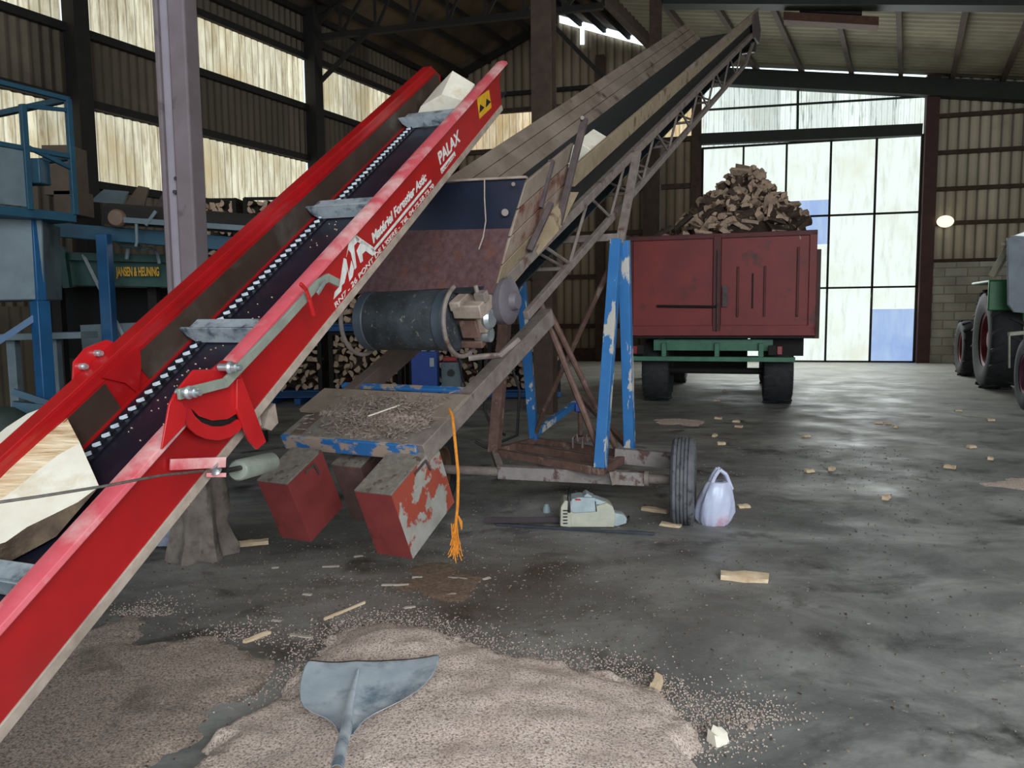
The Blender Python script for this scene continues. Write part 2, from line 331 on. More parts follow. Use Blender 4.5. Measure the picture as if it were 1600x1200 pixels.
def tag(o, label=None, cat=None, group=None, kind=None):
    if label: o['label'] = label
    if cat: o['category'] = cat
    if group: o['group'] = group
    if kind: o['kind'] = kind
    return o
def thing(name, label, cat, loc=(0, 0, 0), group=None):
    o = bpy.data.objects.new(name, None); COL.objects.link(o); o.location = V(loc); o.empty_display_size = .1
    return tag(o, label, cat, group)
def st(o): o['kind'] = 'structure'; return o
def copy_tree(o, parent=None):
    c = o.copy(); COL.objects.link(c); c.parent = parent
    for ch in list(o.children): copy_tree(ch, c)
    return c
def text(body, name, P, X, Y, size, mat, parent, shear=0, ext=.0006, align='LEFT', sx=1.0):
    cu = bpy.data.curves.new(name, 'FONT'); cu.body = body; cu.size = size; cu.shear = shear; cu.extrude = ext; cu.align_x = align; cu.offset = size*(.03 if size > .04 else .012)
    o = bpy.data.objects.new(name, cu); COL.objects.link(o); o.data.materials.append(mat)
    X = V(X).normalized(); Z = X.cross(V(Y)).normalized(); Yv = Z.cross(X)
    Mx = Matrix((X*sx, Yv, Z)).transposed().to_4x4(); o.parent = parent
    off = V((0, 0, 0)); q = parent
    while q is not None: off = off+q.location; q = q.parent
    Mx.translation = V(P)-off
    bpy.context.view_layer.update()
    me = bpy.data.meshes.new_from_object(o); m2 = bpy.data.objects.new(name, me); COL.objects.link(m2); bpy.data.objects.remove(o)
    if not me.materials: me.materials.append(mat)
    m2.parent = parent; m2.matrix_basis = Mx; return m2

# ================================================================== SETTING
G0 = V((-1.84, 23.2, 0)); g = V((.9675, -.253, 0)).normalized(); gi = V((-g.y, g.x, 0))*-1   # gi points to the room
if gi.y > 0: gi = -gi
A0 = G0.copy(); a = V((-.457, -.889, 0)).normalized(); ai = V((-a.y, a.x, 0))
if ai.x < 0: ai = -ai
def corr(mb, P0, D, N_, w0, w1, z0, z1, pitch=.17, amp=.022, seg=6, mi=0, zf=None):
    n = max(2, int((w1-w0)/pitch*seg)); vs = []
    for i in range(n+1):
        w = w0+(w1-w0)*i/n; q = P0+D*w+N_*amp*math.cos(2*PI*w/pitch)
        top = z1 if zf is None else zf(w)
        vs += [(q.x, q.y, z0), (q.x, q.y, top)]
    mb.add(vs, [(2*i, 2*i+2, 2*i+3, 2*i+1) for i in range(n)], True, mi)

mb = MB(); mb.add([(-16, -8, 0), (22, -8, 0), (22, 30, 0), (-16, 30, 0)], [(0, 1, 2, 3)])
st(mb.build('floor', FLOOR))
LEN = 31
# left wall: bands of dark sheet and daylight sheet
mb = MB(); corr(mb, A0, a, ai, 0, LEN, 1.6, 3.67); corr(mb, A0, a, ai, 0, LEN, 4.85, 6.1); corr(mb, A0, a, ai, 0, LEN, 7.1, 8.1)
p0, p1 = A0-ai*.12, A0+a*LEN-ai*.12
mb.hexa([p0, p1, p1+ai*.2, p0+ai*.2]+[q+V((0, 0, 1.6)) for q in (p0, p1, p1+ai*.2, p0+ai*.2)])
st(mb.build('wall_left', SHEET, fix=False))
k = 0
cols = [-.1, 5.92, 11.54, 17.2, 22.9, 28.6]
for z0, z1 in ((3.67, 4.85), (6.1, 7.1)):
    for i in range(5):
        k += 1; mb = MB(); corr(mb, A0, a, ai, max(0, cols[i]+.12), min(LEN, cols[i+1]-.12), z0, z1)
        st(mb.build('window_%d' % k, SKYL, fix=False))
mb = MB()
for z in (3.62, 4.93, 6.05, 7.15, 7.55, 8.1):
    mb.bar(A0+ai*.08+V((0, 0, z)), A0+a*LEN+ai*.08+V((0, 0, z)), .1, .13)
st(mb.build('trim_1', DARKST))
mb = MB()
for c in cols: mb.box(A0+a*c+ai*.18+V((0, 0, 4.1)), (.26, .3, 8.2), (a, ai, V((0, 0, 1))))
st(mb.build('trim_2', DARKST))
# gable wall
def gx(px):  # distance along the gable under a pixel column
    q = (px-800)/F_PX; Yg = (G0.y + .2615*(-G0.x)*-1)  # placeholder refined below
    # solve X/Y = q on line G0+g*w
    return (q*G0.y-G0.x)/(g.x-q*g.y)
D0, D1 = gx(1093), gx(1431)
GN = V((-g.y, g.x, 0))
def wp(px, py, e=0):   # point on the gable plane
    d_ = ray(px, py); q_ = G0+gi*e; return CAM+d_*((q_-CAM).dot(GN)/d_.dot(GN))
def gw(P_): return (P_-G0).dot(g)
RIDGE_W = (1.4-G0.x)/g.x; VAL_W = D0-.6
def roofz(w):
    if w < RIDGE_W: return 8.06+(9.7-8.06)*w/RIDGE_W
    if w < VAL_W: return 9.7-(w-RIDGE_W)*.36
    return max(7.55, 9.7-(VAL_W-RIDGE_W)*.36)
slit0, slit1 = gx(878), gx(1008)
mb = MB()
corr(mb, G0, g, gi, 0, D0, 0, 6.1, .24, .03); corr(mb, G0, g, gi, 0, D0, 7.1, 9, .24, .03, zf=lambda w: roofz(w)-(.22 if slit0 < w < slit1 else .0))
st(mb.build('wall_back', SHEETG, fix=False))
mb = MB(); corr(mb, G0, g, gi, D1+.1, 19, 2.58, 7.2, .24, .035)
o = st(mb.build('wall_right_of_door', SHEETR, fix=False)); o.name = 'wall_front_side'
mb = MB(); pz = [G0+g*(D1+.1), G0+g*19]
mb.hexa([pz[0], pz[1], pz[1]+gi*.2, pz[0]+gi*.2]+[q+V((0, 0, 2.56)) for q in (pz[0], pz[1], pz[1]+gi*.2, pz[0]+gi*.2)])
o = st(mb.build('wall_block', BLOCK))
k += 1; mb = MB(); corr(mb, G0, g, gi, .05, D0, 6.1, 7.1, .2, .02); st(mb.build('window_%d' % k, SKYG, fix=False))
mb = MB()
for z in (1.0, 2.4, 3.6, 4.8, 6.05, 7.15): mb.bar(G0+gi*.1+V((0, 0, z)), G0+g*D0+gi*.1+V((0, 0, z)), .1, .13)
for z in (2.6, 3.55, 4.4, 5.3, 6.2): mb.bar(G0+g*D1+gi*.1+V((0, 0, z)), G0+g*19+gi*.1+V((0, 0, z)), .1, .1)
mb.bar(G0+g*D0+gi*.15+V((0, 0, .12)), G0+gi*.15+V((0, 0, .12)), .1, .5)
for w in (gx(940), gx(1012)): mb.box(G0+g*w+gi*.2+V((0, 0, 4.2)), (.24, .24, 8.4), (g, gi, V((0, 0, 1))))
st(mb.build('trim_3', BRNST))
# roof gap with daylight above the gable wall
mb = MB(); q = [G0+g*slit0+gi*.1, G0+g*slit1+gi*.1]
mb.add([q[0]+V((0, 0, roofz(slit0)-.25)), q[1]+V((0, 0, roofz(slit1)-.25)), q[1]+V((0, 0, roofz(slit1)-.08)), q[0]+V((0, 0, roofz(slit0)-.08))], [(0, 1, 2, 3)])
wq = gx(912); q1 = G0+g*(wq-.06)+gi*.1; q2 = G0+g*(wq+.06)+gi*.1; zz = roofz(wq)-.22
mb.add([q1+V((0, 0, zz-.45)), q2+V((0, 0, zz-.45)), q2+V((0, 0, zz)), q1+V((0, 0, zz))], [(0, 1, 2, 3)])
k += 1; st(mb.build('window_%d' % k, SLIT, fix=False))
# big sliding door
DT = 5.78
dr = thing('door_1', None, None, G0+g*((D0+D1)/2)); st(dr)
mb = MB(); P = lambda w, z, e=0: G0+g*w+gi*e+V((0, 0, z))
NW = 5; dw = (D1-D0)/NW; rows = [0.02, 1.97, 3.86, DT]
for i in range(NW):
    for j in range(3):
        w0, w1, z0, z1 = D0+dw*i+.02, D0+dw*(i+1)-.02, rows[j]+.02, rows[j+1]-.02
        if i == 4 and j == 0: z0 = 1.42
        if i == 2 and j == 1: z1 = 3.1
        if i == 2 and j == 2: z0 = 4.3
        mb.add([P(w0, z0), P(w1, z0), P(w1, z1), P(w0, z1)], [(0, 1, 2, 3)])
mb.build('door_panes', DOORW, dr, fix=False)
mb = MB()
for w0, w1, z0, z1 in ((D1-dw+.02, D1-.02, .04, 1.4), (D0+2*dw+.02, D0+3*dw-.02, 3.12, 3.84), (D0+2*dw+.02, D0+3*dw-.02, 3.88, 4.28)):
    mb.add([P(w0, z0), P(w1, z0), P(w1, z1), P(w0, z1)], [(0, 1, 2, 3)])
mb.build('clear_panes', DOORB, dr, fix=False)
mb = MB()
for i in range(NW+1): mb.box(P(D0+dw*i, DT/2, .03), (.05 if 0 < i < NW else .12, .06, DT), (g, gi, V((0, 0, 1))))
for z in rows: mb.bar(P(D0, z, .03), P(D1, z, .03), .06, .05)
mb.build('door_frame', DARKST, dr)
k += 1; mb = MB(); corr(mb, G0, g, gi, D0, D1, DT+.04, 7.4, .13, .02, zf=lambda w: wp(1096, 130).z+(wp(1438, 146).z-wp(1096, 130).z)*(w-D0)/(D1-D0)); st(mb.build('window_%d' % k, DOORT, fix=False))
mb = MB()
mb.bar(wp(1094, 218, .18), wp(1440, 203, .18), .2, .28); mb.bar(wp(1060, 117, .2), wp(1700, 150, .2), .3, .42)
mb.bar(wp(1100, 172, .08), wp(1440, 151, .08), .05, .05); mb.bar(wp(1246, 208, .08), wp(1247, 130, .08), .05, .06)
st(mb.build('trim_4', pm('green_black_steel', '#1c221d', '#262b24', 4, .7)))
mb = MB(); mb.box(P(D1+.14, 3.6, .12), (.3, .22, 7.2), (g, gi, V((0, 0, 1)))); st(mb.build('trim_5', pm('door_post_brown', '#3c2320', '#4c2c28', 4, .7)))
mb = MB(); mb.box(P(D0-.14, 3.6, .12), (.26, .22, 7.2), (g, gi, V((0, 0, 1)))); st(mb.build('trim_6', BRNST))
k += 1; mb = MB(); mb.add([wp(1130, 116), wp(1448, 132), wp(1448, 116), wp(1130, 98)], [(0, 1, 2, 3)]); st(mb.build('window_%d' % k, SLIT, fix=False))
# hole in the right-hand sheet
hp = at(1477, 346, 19.55); mb = MB(); mb.lathe(hp, gi, [(0, 0.0), (0, .2)], 20); 
for i in range(len(mb.v)): mb.v[i] = V((mb.v[i].x, mb.v[i].y, hp.z+(mb.v[i].z-hp.z)*.75))
k += 1; st(mb.build('window_%d' % k, streak('hole_daylight', '#fff3d8', '#fff3d8', '#fff3d8', 1.3), fix=False))
# roof
back = a
def roofpt(w, z, t): return G0+g*w+V((0, 0, z))+back*t - gi*0
mb = MB(); prof = [(-.5, 7.9), (RIDGE_W, 9.7), (VAL_W, roofz(VAL_W-.001))]
mb.add([roofpt(w, z, t) for t in (-.1, 29) for w, z in prof], [(0, 1, 4, 3), (1, 2, 5, 4)])
st(mb.build('ceiling', ROOFD, fix=False))
mb = MB()
for i in range(1, 5):
    for sgn in (0, 1):
        w, z = (RIDGE_W*i/5, 8.06+1.64*i/5-.12) if sgn == 0 else (RIDGE_W+(VAL_W-RIDGE_W)*i/5, 9.7-(VAL_W-RIDGE_W)*.36*i/5-.12)
        mb.bar(roofpt(w, z, 0), roofpt(w, z, 28), .08, .14)
st(mb.build('trim_7', DARKST))
# trusses of the left bay
mb = MB()
mb.bar(roofpt(0, 8.0, .2), roofpt(RIDGE_W, 9.5, .2), .14, .18); mb.bar(roofpt(0, 6.4, .2), roofpt(RIDGE_W*.45, 7.6, .2), .08, .08); mb.bar(roofpt(0, 7.6, .2), roofpt(VAL_W, 7.6, .2), .1, .1)
for t in (5.9, 11.5, 17.1):
    c = [roofpt(0, 8.0, t), roofpt(RIDGE_W, 9.55, t), roofpt(VAL_W, 8.15, t)]
    lo = [roofpt(0, 7.6, t), roofpt(VAL_W, 7.6, t)]
    mb.bar(c[0], c[1], .14, .16); mb.bar(c[1], c[2], .14, .16); mb.bar(lo[0], lo[1], .12, .12)
    for i in range(8):
        w = VAL_W*i/8; w2 = VAL_W*(i+1)/8
        za = roofz(w)-.1; zb = roofz(w2)-.1
        mb.bar(roofpt(w, 7.6, t), roofpt(w2, zb, t), .05, .06); mb.bar(roofpt(w2, 7.6, t), roofpt(w2, zb, t), .05, .06)
    mb.bar(roofpt(0, 6.4, t), roofpt(RIDGE_W*.45, 7.6, t), .08, .08)
    mb.bar(roofpt(VAL_W, 6.2, t), roofpt(VAL_W-1.3, 7.6, t), .08, .08)
st(mb.build('trim_8', DARKST))
ra, rb = wp(1060, 101), wp(1600, 125)
def rz(w): return ra.z+(rb.z-ra.z)*(w-gw(ra))/(gw(rb)-gw(ra))
# pale roof of the right bay, corrugations run across
mb = MB(); n = 560; vs = []
for i in range(n+1):
    t = -.1+26*i/n; dz = .022*math.cos(2*PI*t/.26)
    vs += [roofpt(VAL_W-.05, rz(VAL_W-.05)+dz, t), roofpt(20, rz(20)+dz, t)]
mb.add(vs, [(2*i, 2*i+2, 2*i+3, 2*i+1) for i in range(n)], True)
o = st(mb.build('ceiling_right', ROOFL, fix=False))
mb = MB()
for px in (1120, 1185, 1255, 1332, 1408, 1488, 1566, 1645):
    w = gw(wp(px, 110)); mb.bar(roofpt(w, rz(w)-.1, .05), roofpt(w, rz(w)-.1, 7.5), .10, .12)
mb.bar(roofpt(VAL_W-.1, rz(VAL_W)-.1, 0), roofpt(VAL_W-.1, rz(VAL_W)-.1, 26), .16, .3)
st(mb.build('trim_9', BRNST))
mb = MB()
b0 = at(1040, 0, 16.5); b1 = at(1640, 2, 14.0); mb.bar(b0+V((0, 0, .12)), b1+V((0, 0, .12)), .35, .5)
st(mb.build('trim_10', MATS['green_black_steel']))
# right wall, outside the frame, closes the hall
w0 = G0+g*19; mb = MB(); mb.add([w0, w0+a*19, w0+a*19+V((0, 0, 7.7)), w0+V((0, 0, 7.7))], [(0, 1, 2, 3)]); st(mb.build('wall_right', SHEETR, fix=False))

# rusty hanging lamp housing under the pale roof
c = at(1297, 33, 15.6); lm = thing('ceiling_lamp', 'long rusty brown lamp housing hanging under the pale roof sheets', 'lamp', c)
hx = (at(1366, 38, 15.3)-at(1228, 30, 15.9)); hx.normalize()
ax = (hx, V((-hx.y, hx.x, 0)), V((0, 0, 1)))
mb = MB(); mb.box(c, (1.75, .35, .16), ax); mb.build('housing', pm('lamp_rust', '#4a2f24', '#5a3a2c', 8, .8), lm, .01)
mb = MB(); mb.box(c+V((0, 0, .22)), (1.15, .22, .2), ax); mb.build('ballast_box', DARKST, lm, .01)
for s in (-.5, .5): mb = MB(); mb.bar(c+hx*s, V((c.x+hx.x*s, c.y+hx.y*s, c.z+.34)), .03, .03); mb.build('hanger', DARKST, lm)

# ------------------------------------------------------------------ columns
def hcol(name, label, base, w, h, mf, ml, rot=None):
    t = thing(name, label, 'column', base); X, Y = g, gi
    if rot: X = V((math.cos(rot), math.sin(rot), 0)); Y = V((-X.y, X.x, 0))
    Z = V((0, 0, 1)); b = V(base)
    for s in (-1, 1): mb = MB(); mb.box(b+Y*s*(w/2-.012)+Z*h/2, (w, .024, h), (X, Y, Z)); mb.build('flange', mf, t)
    mb = MB(); mb.box(b+Z*h/2, (.05, w-.05, h), (X, Y, Z)); mb.build('web', ml, t)
    return t
cb = fl(316, 866); cb.z = 0
COLX = .25
t = thing('support_column', 'thick mauve grey hall column standing behind the red conveyor', 'column', cb)
X = V((math.cos(-.22), math.sin(-.22), 0)); Yv = V((-X.y, X.x, 0)); Z = V((0, 0, 1)); hC = 8.3
mb = MB(); mb.prism([cb-X*.125+Yv*.12, cb-X*.075-Yv*.12, cb-X*.125-Yv*.0], (0, 0, hC)); 
mb = MB(); mb.box(cb+X*.045+Z*hC/2, (.11, .13, hC), (X, Yv, Z)); mb.build('shaft', CONC, t, .012)
mb = MB(); mb.box(cb-X*.04+Yv*.01+Z*hC/2, (.066, .10, hC), (X, Yv, Z)); mb.build('recess', CONL, t)
mb = MB(); mb.box(cb-X*.085+Z*hC/2, (.03, .13, hC), (X, Yv, Z)); mb.build('rib', CONC, t, .008)
mb = MB()
for px, py in ((273, 279), (290, 275), (271, 300)):
    h_ = at(px+2, py, cb.y-.06); mb.lathe(h_, (0, 1, 0), [(-.004, 0), (-.004, .012), (.02, .012)], 12)
mb.build('bolt_hole', BLACK, t)
c2 = fl(853, 646); c2.z = 0
hcol('steel_column', 'brown steel column behind the long wooden conveyor', c2, .28, 8.3, BRNST, pm('column_web', '#584a40', '#6a5a4e', 5, .8), rot=-.3)
c3_ = c2+V((2.55, 5.6, 0)); hcol('steel_column', 'dark far column just left of the red trailer', c3_, .24, 8.0, BRNST, DARKST)
# dusty cloth bundled round the column foot
mb = MB(); ring = []
H_ = [0, .05, .12, .2, .3, .4, .5]; RR = [.185, .175, .155, .148, .145, .142, .14]; n = 40
for h, r in zip(H_, RR):
    for i in range(n):
        q = 2*PI*i/n; rr = r*(1+.13*math.sin(q*7+h*4)*(1.2-h)+.25*noise.noise(V((math.cos(q)*2, math.sin(q)*2, h*7))))
        ring.append(cb+V((math.cos(q)*rr, math.sin(q)*rr, h)))
mb.add(ring, [(j*n+i, j*n+(i+1) % n, (j+1)*n+(i+1) % n, (j+1)*n+i) for j in range(len(H_)-1) for i in range(n)], True)
tag(mb.build('cloth_bundle', CLOTH, loc=cb, fix=False), 'dusty grey cloth wrapped around the foot of the mauve column', 'cloth')

# ================================================================== RED CONVEYOR
S0, S1 = -5.0, 0.0
rc = thing('red_conveyor', 'bright red firewood conveyor with chain and white lettering on its side', 'conveyor', R(-3, -.22, -.2))
def rprism(mb, prof, s0, s1, mi=0): mb.prism([R(s0, u, v) for u, v in prof], R.d*(s1-s0), mi)
# right side: panel, lip, flange
mb = MB(); mb.prism([R(s, .035, v) for s, v in ((S0, -.008), (-.03, -.008), (-.12, -.06), (-.13, -.1), (-.16, -.175), (S0, -.175))], R.n*.01); mb.build('side_panel', RED, rc)
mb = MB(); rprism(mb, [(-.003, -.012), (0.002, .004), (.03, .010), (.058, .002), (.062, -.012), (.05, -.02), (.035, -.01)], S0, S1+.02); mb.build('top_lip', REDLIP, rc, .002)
mb = MB(); rprism(mb, [(.02, -.172), (.05, -.172), (.052, -.200), (.02, -.203)], S0, -.17); mb.build('bottom_flange', CREAM, rc, .002)
# left side
mb = MB(); mb.prism([R(s, -.452, v) for s, v in ((S0, -.006), (.12, -.006), (.2, -.08), (.12, -.2), (S0, -.2))], R.n*.01); mb.build('side_panel', RED, rc)
mb = MB(); rprism(mb, [(-.505, -.012), (-.503, .004), (-.445, .004), (-.44, -.04), (-.452, -.04), (-.452, -.008)], S0, .12); mb.build('top_lip', RED, rc, .002)
def wear(s0, s1, v0, name='wear_plate'):
    mb = MB(); pts = []; rr = .035
    pts = [R(s0+rr, -.440, v0), R(s1, -.440, v0), R(s1, -.440, -.148), R(s0+.01, -.440, -.148), R(s0, -.440, v0-rr)]
    mb.prism(pts, R.n*.004); mb.build(name, WORN, rc)
wear(-2.66, .16, -.048); wear(-3.7, -2.80, -.045)
mb = MB(); mb.prism([R(-2.80, -.436, -.02), R(-2.62, -.436, -.03), R(-2.66, -.436, -.09), R(-2.72, -.436, -.15), R(-2.74, -.436, -.09)], R.n*.004); mb.build('seam_plate', RED, rc)
# belt floor
mb = MB(); rprism(mb, [(-.44, -.150), (.034, -.150), (.034, -.158), (-.44, -.158)], S0, -.02); mb.build('belt', BELTN, rc)
mb = MB(); rprism(mb, [(-.44, -.145), (-.425, -.145), (-.425, -.150), (-.44, -.150)], S0, -.02); mb.build('floor_edge', RED, rc)
# chain
ch = MB(); s = -3.9; i = 0
while s < -.05:
    o_ = R(s, -.378, -.138)
    ax = ((R.n*.8+R.d*.6).normalized(), (R.d*.8-R.n*.6).normalized(), R.up)
    ch.box(o_, (.024, .009, .009), ax, mi=0)
    ch.box(R(s+.02, -.378, -.142), (.02, .022, .008), (R.n, R.d, R.up), mi=1)
    s += .042
ch.build('drive_chain', [CHAIN, CHAIND], rc)
mb = MB(); rprism(mb, [(-.405, -.149), (-.35, -.149), (-.35, -.145), (-.405, -.145)], -3.9, -.05); mb.build('chain_track', CHAIND, rc)
for s in (-.47, -1.51, -2.44, -3.5):
    mb = MB(); mb.prism([R(s, u, v) for u, v in ((-.438, -.085), (-.005, -.085), (.0, -.10), (.0, -.146), (-.39, -.146), (-.42, -.12))], R.d*.012)
    mb.box(R(s+.03, -.2, -.088), (.40, .06, .006), (R.n, R.d, R.up)); mb.build('flight', FLIGHT, rc, .002)
mb = MB(); mb.lathe(R(-3.78, 0, -.11), R.n, [(-.42, 0), (-.42, .06), (-.40, .07), (-.02, .07), (-.005, .06), (-.005, 0)], 24); mb.build('tail_roller', pm('roller_black', '#141518', '#23252b', 6, .3), rc)
mb = MB(); mb.lathe(R(-.22, 0, -.17), R.n, [(-.45, 0), (-.45, .03), (.02, .03), (.02, 0)], 16); mb.build('head_shaft', CHAIND, rc)
# lettering
def rtext(body, px0, py0, size, shear=.25, sx=1.0, mat=WHITE, to=None, name='lettering'):
    s, v = R.u_hit(px0, py0, .0465); o = text(body, name, R(s, .0465, v), R.d, R.up, size, mat, rc, shear, sx=sx)
    if to:
        s2, v2 = R.u_hit(*to, .0465); L_ = max(v.co.x for v in o.data.vertices)
        k_ = (s2-s)/max(.01, L_)
        o.matrix_basis = o.matrix_basis @ Matrix.Diagonal((k_, 1, 1, 1))
        D = (R(s2, .0465, v2)-R(s, .0465, v)).normalized()
    return o
rtext('PALAX', 687, 258, .074, to=(721, 222), shear=.15)
mb = MB(); mb.prism([R(*(lambda h: (h[0], .0462, h[1]))(R.u_hit(x, y, .0462))) for x, y in ((690, 272), (712, 243), (710, 236), (688, 264))], R.n*.0006); mb.build('lettering_plate', WHITE, rc)
rtext('COMBITEK', 690, 270.5, .016, to=(711, 242), mat=RED, shear=.1)
rtext('Matériel Forestier Astic', 583, 381, .052, to=(668, 282), shear=.3)
rtext("RN7 - 26 PONT DE L'ISERE - Tél. 04.75.58.73.70", 524, 482, .026, to=(680, 298), shear=.1)
def decal(pts, name, mat=WHITE, u=.0465, th=.0006):
    mb = MB(); mb.prism([R(*(lambda h: (h[0], u, h[1]))(R.u_hit(x, y, u))) for x, y in pts], R.n*th); return mb.build(name, mat, rc)
sa, va = R.u_hit(586, 389, .0465); sb, _v = R.u_hit(674, 284, .0465)
mb = MB(); mb.prism([R(sa-.02, .0465, va-.004), R(sb, .0465, va-.004), R(sb, .0465, va+.008), R(sa-.02, .0465, va+.008)], R.n*.0006); mb.build('lettering_stripe', WHITE, rc)
decal([(521, 468), (523, 456), (530, 448), (537, 403), (541, 405), (545, 428), (549, 407), (553, 420), (551, 432), (546, 440), (543, 420), (538, 442), (534, 446), (533, 455)], 'logo_letter')
decal([(541, 402), (545, 378), (554, 367), (562, 374), (553, 384), (557, 418), (554, 421), (548, 395), (544, 390)], 'logo_letter')
decal([(557, 392), (565, 375), (583, 388), (588, 395), (582, 400), (571, 392), (566, 397), (567, 408), (563, 411)], 'logo_letter')
decal([(554, 366), (557, 377), (584, 392), (583, 386)], 'logo_letter')
decal([(745, 153), (764, 140), (768, 168), (749, 186)], 'warning_sticker', YEL)
decal([(749, 177), (750, 163), (757, 168)], 'warning_symbol', BLACK, .0472)
decal([(759, 168), (760, 154), (767, 159)], 'warning_symbol', BLACK, .0472)
# hinge bracket
def uplate(pts, u, th, name, mat, bev=.001):
    mb = MB(); mb.prism([R(*(lambda h: (h[0], u, h[1]))(R.u_hit(x, y, u))) for x, y in pts], R.n*th); return mb.build(name, mat, rc, bev)
uplate([(250, 702), (262, 632), (272, 612), (300, 578), (328, 577), (346, 563), (372, 568), (374, 592), (368, 640), (290, 640), (286, 664)], .07, .008, 'hinge_plate', REDH)
uplate([(366, 592), (374, 590), (412, 690), (398, 702), (386, 688), (366, 640)], .078, .01, 'hinge_arm', REDH)
uplate([(250, 702), (262, 632), (272, 614), (290, 642), (286, 664)], .082, .006, 'hinge_arm', REDH)
ar = [(284, 652), (292, 668), (304, 679), (320, 686), (338, 688), (356, 684), (372, 673), (378, 661), (368, 655), (358, 662), (344, 666), (328, 666), (312, 660), (302, 651), (294, 638), (286, 636)]
uplate(ar, .072, .008, 'slotted_sector', REDH)
uplate([(290, 636), (372, 636), (372, 643), (352, 655), (328, 657), (308, 650), (299, 641)], .072, .008, 'slotted_sector', REDH)
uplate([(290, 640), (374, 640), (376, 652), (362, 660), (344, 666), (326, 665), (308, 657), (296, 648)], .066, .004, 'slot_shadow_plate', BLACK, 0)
# lever bar
lv = [(280, 616), (352, 598), (392, 556), (440, 506), (497, 443), (512, 434), (528, 442)]
def lever(pts, u, w, th, name, mat):
    P_ = [R(*(lambda h: (h[0], u, h[1]))(R.u_hit(x, y, u))) for x, y in pts]; mb = MB()
    for i in range(len(P_)-1):
        e = (P_[i+1]-P_[i]).normalized()*.003; mb.bar(P_[i]-e, P_[i+1]+e, th, w, up=R.n.cross(P_[i+1]-P_[i]))
    mb.build(name, mat, rc, .001)
lever(lv, .10, .028, .01, 'lever_bar', SILVER)
lever([(497, 458), (508, 440)], .12, .012, .006, 'lever_clip', BOLT)
lever([(470, 444), (478, 452), (484, 468), (486, 478), (490, 492)], .118, .012, .008, 'red_catch', REDH)
for x, y in ((287, 613), (352, 574)):
    s, v = R.u_hit(x, y, .1); mb = MB()
    mb.lathe(R(s, .08, v), R.n, [(0, .011), (.035, .011), (.035, .018), (.04, .018), (.045, .013), (.06, .013), (.062, .008), (.075, .008), (.075, 0)], 16); mb.build('bolt', BOLT, rc)
# left hinge ear
mb = MB(); mb.prism([R(s_, -.505, v_) for s_, v_ in ((-2.86, -.03), (-2.62, -.03), (-2.66, .025), (-2.74, .05), (-2.8, .04))], -R.n*.008); mb.build('hinge_plate', REDH, rc)
for s_ in (-2.72, -2.79): mb = MB(); mb.lathe(R(s_, -.50, .015), R.n, [(-.02, 0), (-.02, .011), (.01, .011), (.01, .008), (.02, .008), (.02, 0)], 14); mb.build('bolt', BOLT, rc)
# underside leg and cable bracket
def tri(px, py, u): s, v = R.u_hit(px, py, u); return R(s, u, v)
mb = MB(); mb.prism([tri(x, y, .0) for x, y in ((408, 640), (418, 630), (423, 660), (412, 672), (400, 668))], R.n*.03); mb.build('gusset', CREAM, rc)
mb = MB(); mb.bar(tri(340, 690, .02), tri(400, 655, .02), .04, .04); mb.build('cross_strut', CREAM, rc, .003)
mb = MB()
mb.bar(tri(266, 726, .055), tri(352, 722, .09), .008, .03); mb.bar(tri(322, 742, .06), tri(353, 742, .09), .008, .012); mb.build('cable_bracket', REDLIP, rc, .001)
mb = MB(); mb.lathe(tri(335, 732, .08), R.up, [(-.012, 0), (-.012, .016), (-.004, .01), (.004, .01), (.012, .016), (.012, 0)], 18); mb.build('cable_pulley', BOLT, rc)
mb = MB(); mb.tube([tri(352, 736, .06), tri(395, 727, .0)], .008); mb.build('strut_rod', BLACK, rc)
mb = MB(); c0, c1 = tri(371, 735, .02), tri(422, 722, -.05); dd = c1-c0; L_ = dd.length
mb.lathe(c0, dd, [(0, 0), (0, .028), (.006, .033), (L_, .033), (L_, 0)], 18); mb.build('strut_cylinder', SILVER, rc)
# cable in front
cbp = [at(-60, 793, 1.45), at(60, 776, 1.55), at(160, 760, 1.66), at(250, 743, 1.80), tri(318, 736, .085)]
mb = MB(); mb.tube(cbp, .0032, 6); tag(mb.build('steel_cable', CABLE, loc=cbp[-1]), 'thin taut steel cable crossing in front of the red conveyor', 'cable')
# bits of sawdust on the belt
mb = MB()
for i in range(170):
    s_ = random.choice((-2.75, -2.7, -2.6, -2.3, -1.6))+random.gauss(0, .1); u_ = random.uniform(-.33, -.02)
    z_ = random.uniform(.002, .006); mb.box(R(s_, u_, -.148), (z_, .003, .003), (R.n, R.d, R.up))
tag(mb.build('wood_dust', WOODC, loc=R(-2.7, -.2, -.15)), 'specks of wood dust scattered over the dark conveyor belt', 'wood dust', kind='stuff')

